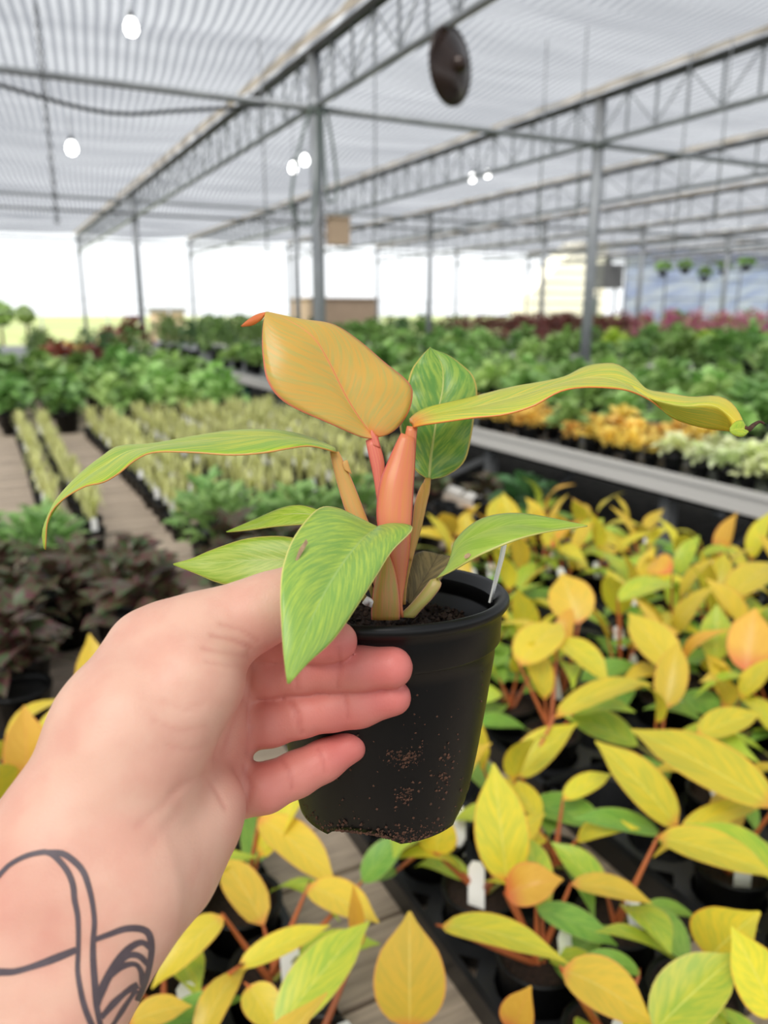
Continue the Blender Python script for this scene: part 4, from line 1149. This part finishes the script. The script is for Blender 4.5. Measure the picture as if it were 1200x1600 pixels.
# white plant labels standing in some of the pots
b = MB(); b.add([(sx*1.25, y_, sz) for y_ in (0, .0008) for sx, sz in ((-.008,0),(.008,0),(.008,.055),(.004,.062),(-.004,.062),(-.008,.055))],
                [(0,1,2,3,4,5),(11,10,9,8,7,6)]+[(i,(i+6),((i+1)%6)+6,(i+1)%6) for i in range(6)])
TAG_ME = b.data('plant_label', M['white_tag'])
for ci, r in plants.items():
    x, y, li, ty = cells[ci]
    if rr.random() < .7:
        o = bpy.data.objects.new('plant_label', TAG_ME); COL.objects.link(o)
        o.location = (x+rr.uniform(.012, .024)*rr.choice((-1, 1)), y+rr.uniform(-.030, -.020), TZ+.066)
        o.rotation_euler = (rr.uniform(-.5, -.1), rr.uniform(-.2, .2), rr.uniform(-.9, .2))
        tag(o, 'white plant label in the %s %s pocket, %s, %s' % (ORD[int(round((y-ty)/PITCH_))+2], 'aisle-side' if x > LANES[li][0] else 'boards-side', pos_name[ty], lane_name[li]), 'plant label', 'white plant labels in the tray pots')
# ---------------------------------------------------------------- other plants on the benches
def bush(n, R, H, ll, lw, mat, seed, z0=0.0, droop=.25, curl=.15, spread=1.0, nu=4):
    q = np.random.RandomState(seed); b = MB()
    for i in range(n):
        a = q.rand()*6.283; t = q.rand()**.7; el = math.asin(min(1, t))
        rad = (.55+.45*q.rand())
        c = np.array([math.cos(a)*math.cos(el)*R*rad, math.sin(a)*math.cos(el)*R*rad, z0 + H*(.12+.88*t*rad)])
        d = np.array([math.cos(a)*spread, math.sin(a)*spread, .35+.7*t-droop+q.randn()*.25]) + q.randn(3)*.35
        d /= np.linalg.norm(d); L = ll*(.65+.6*q.rand())
        up = np.array([0, 0, 1.0])+q.randn(3)*.3
        v, f, uv = leaf_sheet(c-d*L*.5, c+d*L*.5, lw*L/ll, up, .08, .22, nu+1, 3, curl)
        b.add(v, f, uv)
    return b.data('foliage', mat, True, uv=True)
def grass_tuft(n, R, H, mat, seed, w=.008):
    q = np.random.RandomState(seed); b = MB()
    for i in range(n):
        a = q.rand()*6.283; lean = .15+.85*q.rand()
        o = np.array([math.cos(a), math.sin(a), 0]); L = H*(.8+.5*q.rand())
        pts = [o*.005, o*R*lean*.35+np.array([0, 0, L*.6]), o*R*lean*.8+np.array([0, 0, L*.95]), o*R*lean*1.25+np.array([0, 0, L*(.95-.35*lean)])]
        s = np.cross(o, (0, 0, 1)); v = []; uv = []
        for k, p in enumerate(pts):
            ww = w*[.6, 1, .75, .1][k]; v += [p-s*ww/2, p+s*ww/2]; uv += [(k/3, 0), (k/3, 1)]
        b.add(v, [(0,1,3,2),(2,3,5,4),(4,5,7,6)], uv)
    return b.data('foliage', mat, True, uv=True)
lm = lambda n, a, b_, **k: leaf_mat(n, G(*a), G(*b_), su=6, sv=3, trans=.24, rough=.45, spread=.35, hue=.03, gain=1.3, **k)
M['p_red'] = lm('burgundy_green_leaf', (92,42,48), (68,98,58), edge=G(116,54,60))
M['p_dkgreen'] = lm('dark_green_leaf', (66,98,60), (84,116,70))
M['p_fern'] = lm('fresh_fern_green', (116,154,82), (140,174,102))
M['p_spider'] = leaf_mat('striped_grassy_leaf', G(196,196,116), G(166,176,98), edge=G(226,224,164), edge_w=.6, su=3, sv=2, trans=.2, spread=.25, gain=1.25)
M['p_leafy'] = lm('leafy_green', (104,142,74), (138,170,94))
M['p_leafy2'] = lm('light_leafy_green', (136,170,96), (160,188,112))
M['p_hedge'] = lm('hedge_green', (98,122,66), (118,144,78))
M['p_burg'] = lm('burgundy_leaf', (132,28,52), (104,26,46))
M['p_rust'] = lm('rusty_red_leaf', (124,60,56), (98,76,56))
M['p_redbush'] = lm('red_bush_leaf', (150,62,58), (112,66,54))
M['p_pink'] = lm('pink_blossom', (200,122,142), (156,94,112))
M['p_gold'] = lm('orange_gold_leaf', (234,200,104), (230,178,88))
M['p_white'] = lm('white_green_leaf', (226,232,190), (200,216,140))
M['p_bright'] = lm('bright_lime_leaf', (150,180,70), (170,196,80))
def small_pot(r, h, mat='black_plastic'):
    b = MB(); b.lathe([(r*.9, h-.004), (r, h), (r, h-.012), (r*.95, h-.013), (r*.74, .0), (.001, 0)], 14); b.lathe([(r*.9, h-.012), (.001, h-.01)], 14)
    return b.data('pot', M[mat], True)
POTS = {'s': small_pot(.036, .07), 'm': small_pot(.06, .1), 'l': small_pot(.085, .14)}
def kind(name, pot, meshes): return dict(name=name, pot=pot, meshes=meshes)
K = {
 'red': kind('red_leaved_plant', 'm', [bush(34, .10, .15, .085, .05, M['p_red'], 40+i, .09) for i in range(3)]),
 'fern': kind('feathery_plant', 'm', [bush(150, .12, .16, .045, .02, M['p_fern'], 50+i, .09, droop=.1) for i in range(3)]),
 'spider': kind('grassy_plant', 's', [grass_tuft(18, .052, .12, M['p_spider'], 60+i) for i in range(4)]),
 'leafy': kind('leafy_plant', 'l', [bush(70, .17, .24, .12, .08, M['p_leafy'], 70+i, .12) for i in range(3)] + [bush(70, .17, .24, .11, .075, M['p_leafy2'], 75, .12)]),
 'leafy2': kind('leafy_plant', 'm', [bush(60, .14, .18, .10, .065, M['p_leafy2'], 80+i, .09) for i in range(2)] + [bush(60, .14, .18, .10, .065, M['p_leafy'], 84+i, .09) for i in range(2)]),
 'hedge': kind('bushy_plant', 'l', [bush(170, .30, .56, .10, .05, M['p_hedge'], 90+i, .1) for i in range(2)] + [bush(170, .3, .54, .1, .05, M['p_dkgreen'], 94, .1)]),
 'tallgreen': kind('tall_leafy_plant', 'l', [bush(120, .27, .46, .13, .08, M['p_leafy'], 100+i, .1) for i in range(2)] + [bush(120, .27, .42, .13, .08, M['p_leafy2'], 104, .1)]),
 'burg': kind('burgundy_plant', 'l', [bush(340, .28, .5, .085, .05, M['p_burg'], 110+i, .1) for i in range(2)] + [bush(340, .28, .5, .085, .05, M['p_burg'], 113, .1)]),
 'rust': kind('red_brown_plant', 'l', [bush(130, .28, .54, .10, .055, M['p_rust'], 115+i, .1) for i in range(2)]),
'redbush': kind('red_brown_plant', 'l', [bush(240, .28, .46, .09, .05, M['p_redbush'], 118, .1)]),
 'pink': kind('pink_flowering_plant', 'l', [bush(160, .28, .56, .06, .045, M['p_pink'], 120+i, .12) for i in range(2)]),
 'gold': kind('orange_gold_plant', 's', [bush(34, .075, .10, .06, .034, M['p_gold'], 130+i, .06) for i in range(3)]),
 'white': kind('white_variegated_plant', 's', [bush(38, .07, .085, .05, .034, M['p_white'], 140+i, .06) for i in range(3)]),
 'dkgreen': kind('dark_leaved_plant', 'm', [bush(44, .11, .15, .08, .055, M['p_dkgreen'], 150+i, .09) for i in range(2)]),
 'bright': kind('lime_leaved_plant', 'l', [bush(90, .24, .34, .12, .07, M['p_bright'], 160+i, .1) for i in range(2)]),
}
pr = random.Random(33)
NTH = ['first', 'second', 'third', 'fourth', 'fifth', 'sixth', 'seventh', 'eighth', 'ninth', 'tenth', 'eleventh', 'twelfth', 'thirteenth', 'fourteenth', 'fifteenth', 'sixteenth', 'seventeenth', 'eighteenth', 'nineteenth', 'twentieth', 'twenty-first', 'twenty-second', 'twenty-third', 'twenty-fourth', 'twenty-fifth', 'twenty-sixth', 'twenty-seventh', 'twenty-eighth', 'twenty-ninth', 'thirtieth']
def put(kd, x, y, z, label, group, cat='plant', s=1.0):
    k = K[kd]
    o = empty(k['name'], (x, y, z), pr.random()*6.28, label, cat, group)
    o.scale = (s, s, s)
    child('pot', POTS[k['pot']], o)
    f = child('foliage', pr.choice(k['meshes']), o)
    f['kind'] = 'stuff'
    if kd == 'spider': f.location.z = .062
    return o
def fill(kd, x0, x1, y0, y1, dx, dy, z, label, group, jit=.13, s=1.0, ds=.2, prob=1.0):
    y = y0
    while y <= y1+1e-6:
        x = x0
        while x <= x1+1e-6:
            if pr.random() < prob:
                lab = label.format(row=NTH[int(round((y-y0)/dy))], col=NTH[int(round((x1-x)/dx))])
                kk = pr.choice(kd) if isinstance(kd, (list, tuple)) else kd
                put(kk, x+pr.uniform(-jit, jit)*dx, y+pr.uniform(-jit, jit)*dy, z, lab, group, s=s*(1+pr.uniform(-ds, ds)))
            x += dx
        y += dy
Z1 = BZ+.001; Z2 = B2Z-.021
for x_, y_ in ((-.01, 1.44), (.0, 1.58), (.0, 1.72), (.10, 1.82), (.21, 1.72), (-.09, 1.8), (.27, 1.86), (.13, 1.94), (-.02, 1.95)): put('red', x_, y_, Z1, 'dark burgundy-green pot plant between yellow trays and feathery plants', 'dark red-leaved plants on the board bench', s=.95)
fill('red', .24, .28, 1.52, 1.54, .155, .16, Z1, 'burgundy-green pot plant standing beside the bare strip, ahead of the feathery ones', 'dark red-leaved plants on the board bench')
fill('red', .52, .84, 1.54, 1.86, .155, .16, Z1, 'burgundy pot plant aisle-side of the bare strip, {row} row, {col} from the aisle', 'dark red-leaved plants on the board bench')
fill('fern', -.1, .26, 2.11, 2.42, .2, .19, Z1, 'feathery green pot plant, {row} row behind the burgundy ones, {col} from the bare strip', 'feathery plants on the board bench')
fill('fern', .56, .96, 2.06, 2.40, .2, .19, Z1, 'feathery green pot plant aisle-side of the bare strip, {row} row, {col} from the aisle', 'feathery plants on the board bench')
for ix, x in enumerate((.15, .26, .54, .65, .83, .94, 1.12, 1.23, 1.41, 1.52, 1.66)):
    y = 2.58 if ix < 8 else 2.58+.124*4
    while y < 5.15:
        put('spider', x+pr.uniform(-.006, .006), y, Z1, 'striped grassy plant, %s in the %s row from the aisle' % (NTH[int(round((y-2.58)/.124))], NTH[10-ix]), 'striped grassy plants in rows', s=1.0+pr.uniform(-.1, .15)); 
        if pr.random() < .5:
            o = bpy.data.objects.new('plant_label', TAG_ME); COL.objects.link(o); o.location = (x+pr.uniform(-.012, .012), y-.024, Z1+.05); o.rotation_euler = (pr.uniform(-.2, .2), 0, pr.uniform(-.8, .2))
            tag(o, 'white plant label, %s pot of the %s grassy row from the aisle' % (NTH[int(round((y-2.58)/.124))], NTH[10-ix]), 'plant label', 'white plant labels among the grassy plants')
        y += .124
fill('leafy', .1, 1.54, 5.4, 8.7, .36, .38, Z1, 'broad-leaved green plant, {row} row behind the grassy ones, {col} from the aisle', 'leafy green plants behind the grassy rows', s=1.0)
fill(['leafy', 'hedge'], 0.0, 1.5, 9.2, 11.4, .7, .7, Z1, 'dark bushy plant, {row} of the last rows before the field, {col} from the aisle', 'green bushes at the far end of the board bench', s=.85)
put('redbush', .72, 9.0, Z1, 'rusty red bushy plant, the fuller of two among the far green ones', 'red bushes at the far end', s=.9); put('redbush', 1.08, 9.3, Z1, 'rusty red bushy plant, the smaller of two among the far green ones', 'red bushes at the far end', s=.8)
fill(['hedge', 'leafy', 'leafy2'], 0.1, 1.5, 12.8, 17.4, .75, .8, Z1, 'far green plant on the low bench, {row} row toward the field, {col} from the aisle', 'green plants on the far low bench', s=.72)
for x, y in ((2.15, 12.6), (1.95, 12.2)): pass
put('burg', 2.12, 12.75, Z1, 'larger deep burgundy bush on the far low bench', 'burgundy bushes on the far low bench', s=1.2); put('burg', 1.85, 13.4, Z1, 'smaller deep burgundy bush on the far low bench', 'burgundy bushes on the far low bench', s=.95)
for i in range(4): put('gold', 1.25+i*.2, 13.2+.3*(i % 2), Z1, 'pale orange flowering plant near the burgundy bush', 'orange flowering plants on the far low bench', s=2.2)
put('white', 2.2, 12.42, Z1, 'white flowering plant at the front of the far low bench, by the aisle', 'white flowering plants', s=2.3); put('white', 1.86, 12.45, Z1, 'white flowering plant at the front of the far low bench, before the burgundy bush', 'white flowering plants', s=2.0)

# empty black pots and leftovers behind the yellow trays
b = MB(); b.lathe([(.040, .0865), (.0452, .09), (.0475, .089), (.0475, .084), (.0455, .083), (.034, 0), (.001, .001)], 20); b.lathe([(.0445, .088), (.033, .003), (.001, .003)], 20)
EMPTY_ME = b.data('empty_pot', M['black_plastic'], True)
for i in range(4):
    for j in range(3):
        o = bpy.data.objects.new('empty_pot', EMPTY_ME); COL.objects.link(o); o.location = (1.08+i*.112+pr.uniform(-.004, .004), 2.06-.0+j*.115 if i > 0 else 1.98+j*.115, Z1)
        if i in (1, 2, 3) and j == 0: o.location.y = 2.03
        tag(o, 'empty black plastic pot behind the yellow plants', 'pot', 'empty black pots on the board bench')
put('dkgreen', 1.58, 2.06, Z1, 'dark green rounded pot plant by the empty black pots', 'dark pot plants by the aisle'); put('red', 1.60, 2.30, Z1, 'reddish brown pot plant by the empty pots', 'dark pot plants by the aisle', s=.8)
put('red', 1.52, 2.55, Z1, 'reddish brown pot plant between the empty pots and the grassy rows', 'dark pot plants by the aisle', s=.8); put('dkgreen', 1.6, 2.78, Z1, 'dark green rounded pot plant beside the feathery plants', 'dark pot plants by the aisle', s=.8)

# long bench across the aisle
fill('white', 2.67, 2.95, 1.35, 2.40, .13, .13, Z2, 'small white variegated plant on the long bench, {row} row, {col} pot from behind', 'white variegated plants on the long bench', s=1.1)
fill('gold', 2.67, 2.99, 2.54, 3.06, .155, .13, Z2, 'small orange-gold plant beside the white variegated ones, {row} row, {col} from behind', 'orange-gold plants on the long bench', s=1.15)
fill('gold', 2.67, 2.99, 3.40, 4.10, .155, .135, Z2, 'small orange-gold plant in the further patch, {row} row, {col} pot from behind', 'orange-gold plants on the long bench', s=1.1)
fill('leafy2', 2.72, 2.9, 3.18, 3.18, .2, .2, Z2, 'light green leafy plant between the two orange-gold patches', 'leafy plants at the rail', jit=.1)
fill('leafy2', 3.22, 4.58, 1.2, 6.0, .34, .34, Z2, 'light green leafy plant on the long bench, {row} row along it, {col} from its back', 'leafy plants on the long bench', s=1.1)
fill('leafy2', 2.76, 2.77, 4.36, 5.8, .3, .32, Z2, 'light green leafy plant at the rail, {row} beyond the orange-gold ones, {col} from behind', 'leafy plants on the long bench')
fill(['leafy', 'leafy2'], 2.82, 4.5, 6.4, 10.2, .46, .46, Z2, 'green leafy plant mid-way along the long bench, {row} row, {col} from its back', 'leafy plants on the middle of the long bench', s=1.0)
fill('hedge', 2.98, 4.45, 10.7, 15.0, .68, .68, Z2, 'tall dense bush far along the long bench, {row} row, {col} from its back', 'dense bushes on the long bench', s=1.0, ds=.08)
# third bench
fill(['leafy', 'tallgreen'], 5.85, 7.6, 3.6, 8.0, .56, .56, Z2, 'green leafy plant on the third bench, {row} row along it, {col} from its back', 'leafy plants on the third bench', s=.95)
fill(['tallgreen', 'leafy'], 5.85, 7.6, 8.6, 15.0, .62, .62, Z2, 'tall green plant far along the third bench, {row} row, {col} from its back', 'tall plants on the third bench', s=.95, ds=.1)
# fourth bench: green, red and pink
fill(['tallgreen', 'bright'], 8.8, 10.5, 5.0, 10.0, .6, .6, Z2, 'tall green plant on the fourth bench, {row} row along it, {col} from its back', 'tall plants on the fourth bench', s=.98, ds=.08)
fill('rust', 8.8, 10.5, 10.6, 14.6, .7, .74, Z2, 'dark red-brown bush on the fourth bench, {row} row, {col} from its back', 'dark red plants on the fourth bench', s=1.12, ds=.08)
fill(['hedge', 'tallgreen'], 8.8, 10.5, 15.4, 18, .8, .8, Z2, 'green bush ending the fourth bench, {row} row, {col} from its back', 'bushes on the fourth bench', s=1.05, ds=.06)
fill('pink', 11.65, 13.4, 9.6, 12.6, .62, .62, Z2, 'pink flowering bush on the fifth bench, {row} row, {col} from its back', 'pink flowering bushes', s=1.12, ds=.08)
fill('rust', 11.6, 13.4, 13.4, 16.4, .66, .66, Z2, 'dark red bush on the fifth bench, {row} row behind the pink, {col} from its back', 'dark red plants on the fifth bench', s=1.1, ds=.06)
fill('pink', 14.4, 16.2, 10.2, 12.0, .7, .7, Z2, 'pink flowering bush on the sixth bench, {row} row, {col} from its back', 'pink flowering bushes on the sixth bench', s=1.1, ds=.06)
fill(['bright', 'tallgreen'], 14.4, 16.2, 12.6, 16, .8, .8, Z2, 'lime green bush on the sixth bench, {row} row, {col} from its back', 'lime bushes on the sixth bench', s=1.35, ds=.12)

# ---------------------------------------------------------------- things beyond the benches
b = MB()
# tan container beyond the roof edge
tcn = empty('tan_container', (10.2, 23.4, 0), label='low tan container standing outside beyond the benches', cat='container')
b.box(-1.15, 1.15, -.8, .8, 0, 1.88); b.build('container_body', M['cardboard'], tcn, world_space=False)
b = MB(); b.box(-1.2, 1.2, -.85, .85, 1.88, 1.93); b.build('container_lid', M['cardboard'], tcn, world_space=False)
# cream building with gable
cb_ = empty('cream_building', (21.6, 25.6, 0), label='cream clad building with sloping gable outside the far edge', cat='building')
b = MB(); b.add([(-2.0,0,0),(1.9,0,0),(1.9,0,4.3),(.6,0,4.3),(-2.0,0,2.2),(-2.0,1.2,0),(1.9,1.2,0),(1.9,1.2,4.3),(.6,1.2,4.3),(-2.0,1.2,2.2)],
                [(0,1,2,3,4),(9,8,7,6,5),(0,5,6,1),(1,6,7,2),(2,7,8,3),(3,8,9,4),(4,9,5,0)])
b.build('wall', M['cream'], cb_, world_space=False)
for k in range(10):
    b = MB(); z = .3+.4*k; xl = -2.0 if z < 2.2 else -2.0+(z-2.2)/2.1*2.6
    b.box(xl, 1.9, -.03, 0, z, z+.05); b.build('cladding_batten', M['cream'], cb_, world_space=False)
b = MB(); b.box(.75, 1.45, -.05, 0, 1.3, 2.1); b.build('window', M['hose'], cb_, world_space=False)
gb = empty('grey_unit', (19.7, 21.4, 0), label='grey metal heater unit on legs before the cream building', cat='heater')
b = MB(); b.box(-.45, .45, -.3, .3, 2.3, 3.1); b.build('unit_body', M['grey_box'], gb, world_space=False)
for sx in (-.4, .4):
    b = MB(); b.box(sx-.03, sx+.03, -.03, .03, 0, 2.3); b.build('leg', M['grey_box'], gb, world_space=False)
b = MB(); b.tube([(0, 0, 3.1), (0, 0, 3.34)], .12, 10); b.build('flue', M['grey_box'], gb, True, world_space=False)
# plastic film side wall at the far right
fw = empty('wall_far', (24.5, 21.9, 0)); tag(fw, 'bluish white plastic film side wall', kind='structure')
nx, nz = 40, 16
X, Zz = np.meshgrid(np.linspace(-3.6, 6.5, nx), np.linspace(0.6, 3.75, nz), indexing='ij')
Yw = .06*np.sin(X*2.3)+.04*np.sin(X*5.1+Zz*2)
v = np.stack([X, Yw, Zz], -1).reshape(-1, 3); o = link('film_sheet', mesh_data('film_sheet', v, grid_faces(nx, nz), M['bluefilm'], [(p[0]*.1, p[2]*.3) for p in v]), fw, world_space=False)
o.modifiers.new('thickness', 'SOLIDIFY').thickness = .01
for k in range(6):
    b = MB(); b.tube([(-3.6+k*2.0, -.12, 0), (-3.6+k*2.0, -.12, 3.8)], .035, 8); b.build('film_upright', M['galv'], fw, True, world_space=False)
for z in (1.2, 2.0, 2.7, 3.3):
    b = MB(); b.tube([(-3.6, -.12, z), (6.5, -.12, z)], .02, 6); b.build('film_rail', M['galv'], fw, True, world_space=False)
wt = empty('white_table', (19.3, 15.5, 0), label='white covered table under the film wall', cat='table')
b = MB(); b.box(-1.3, 2.2, -.5, .5, 1.42, 1.5); b.build('table_top', M['white_top'], wt, world_space=False)
for sx, sy in ((-1.2, -.4), (2.1, -.4), (-1.2, .4), (2.1, .4)):
    b = MB(); b.box(sx-.03, sx+.03, sy-.03, sy+.03, 0, 1.42); b.build('leg', M['white_top'], wt, world_space=False)
for i in range(4): put('bright', 18.0+i*1.5, 17.3, .0, 'tall lime bush behind the white table', 'lime bushes by the film wall', s=2.5+.2*(i % 2))
# hanging baskets before the film wall
for i, (px, py) in enumerate(((1035, 432), (1070, 428), (1100, 440), (1130, 430), (1165, 424))):
    p = CAM + (at(px, py, 1.0)-CAM)*22.0
    r = empty('hanging_basket', tuple(p), label='green hanging basket plant before the film wall', cat='hanging plant', group='hanging basket plants')
    child('foliage', K['leafy2']['meshes'][i % 4], r, Matrix.Diagonal((1.7, 1.7, 1.5, 1)))['kind'] = 'stuff'
    child('pot', POTS['m'], r, Matrix.Diagonal((2.2, 2.2, 1.4, 1)))
    b = MB(); b.tube([(0, 0, .1), (0, 0, 3.46-p[2])], .008, 5); b.build('hanger', M['galv'], r, True, world_space=False)
# trees and a shed in the field
def tree(x, y, h, r, label):
    t = empty('field_tree', (x, y, 0), label=label, cat='tree', group='small trees in the field')
    b = MB(); b.tube([(0, 0, 0), (.02, 0, h-r)], [.07, .04], 8); b.build('trunk', M['crumb'], t, True, world_space=False)
    q = np.random.RandomState(int(x*10)); bb = MB()
    for i in range(420):
        d = q.randn(3); d /= np.linalg.norm(d); c = d*r*(.6+.4*q.rand())+np.array([0, 0, h-r*.8])
        dr = q.randn(3); dr /= np.linalg.norm(dr)
        v, f, uv = leaf_sheet(c-dr*.12, c+dr*.12, .14, d+q.randn(3)*.3, .05, .2, 4, 3); bb.add(v, f, uv)
    o = bb.build('crown', M['p_hedge'], t, True, world_space=False, uv=True); o['kind'] = 'stuff'
tree(.75, 34.0, 1.85, .5, 'larger round green tree far out in the field'); tree(1.75, 36.0, 1.7, .36, 'smaller round green tree far out in the field')
sh = empty('field_shed', (6.9, 33.0, 0), label='small pale shed out in the field behind the red bushes', cat='shed')
b = MB(); b.box(-.6, .6, -.5, .5, 0, 1.55); b.build('wall', M['cardboard'], sh, world_space=False)
b = MB(); b.box(-.7, .7, -.6, .6, 1.55, 1.68); b.build('roof', M['grey_box'], sh, world_space=False)
# wire fence along the open side
fe = empty('wire_fence', (0, 24.5, 0), label='thin wire fence outside the open side of the roof', cat='fence')
for k in range(14):
    b = MB(); b.tube([(k*1.8-2, 0, 0), (k*1.8-2, 0, 1.9)], .025, 6); b.build('fence_post', M['galv'], fe, True, world_space=False)
for z in (1.1, 1.5, 1.85):
    b = MB(); b.tube([(-2, 0, z), (21.4, 0, z)], .008, 5); b.build('fence_wire', M['galv'], fe, True, world_space=False)
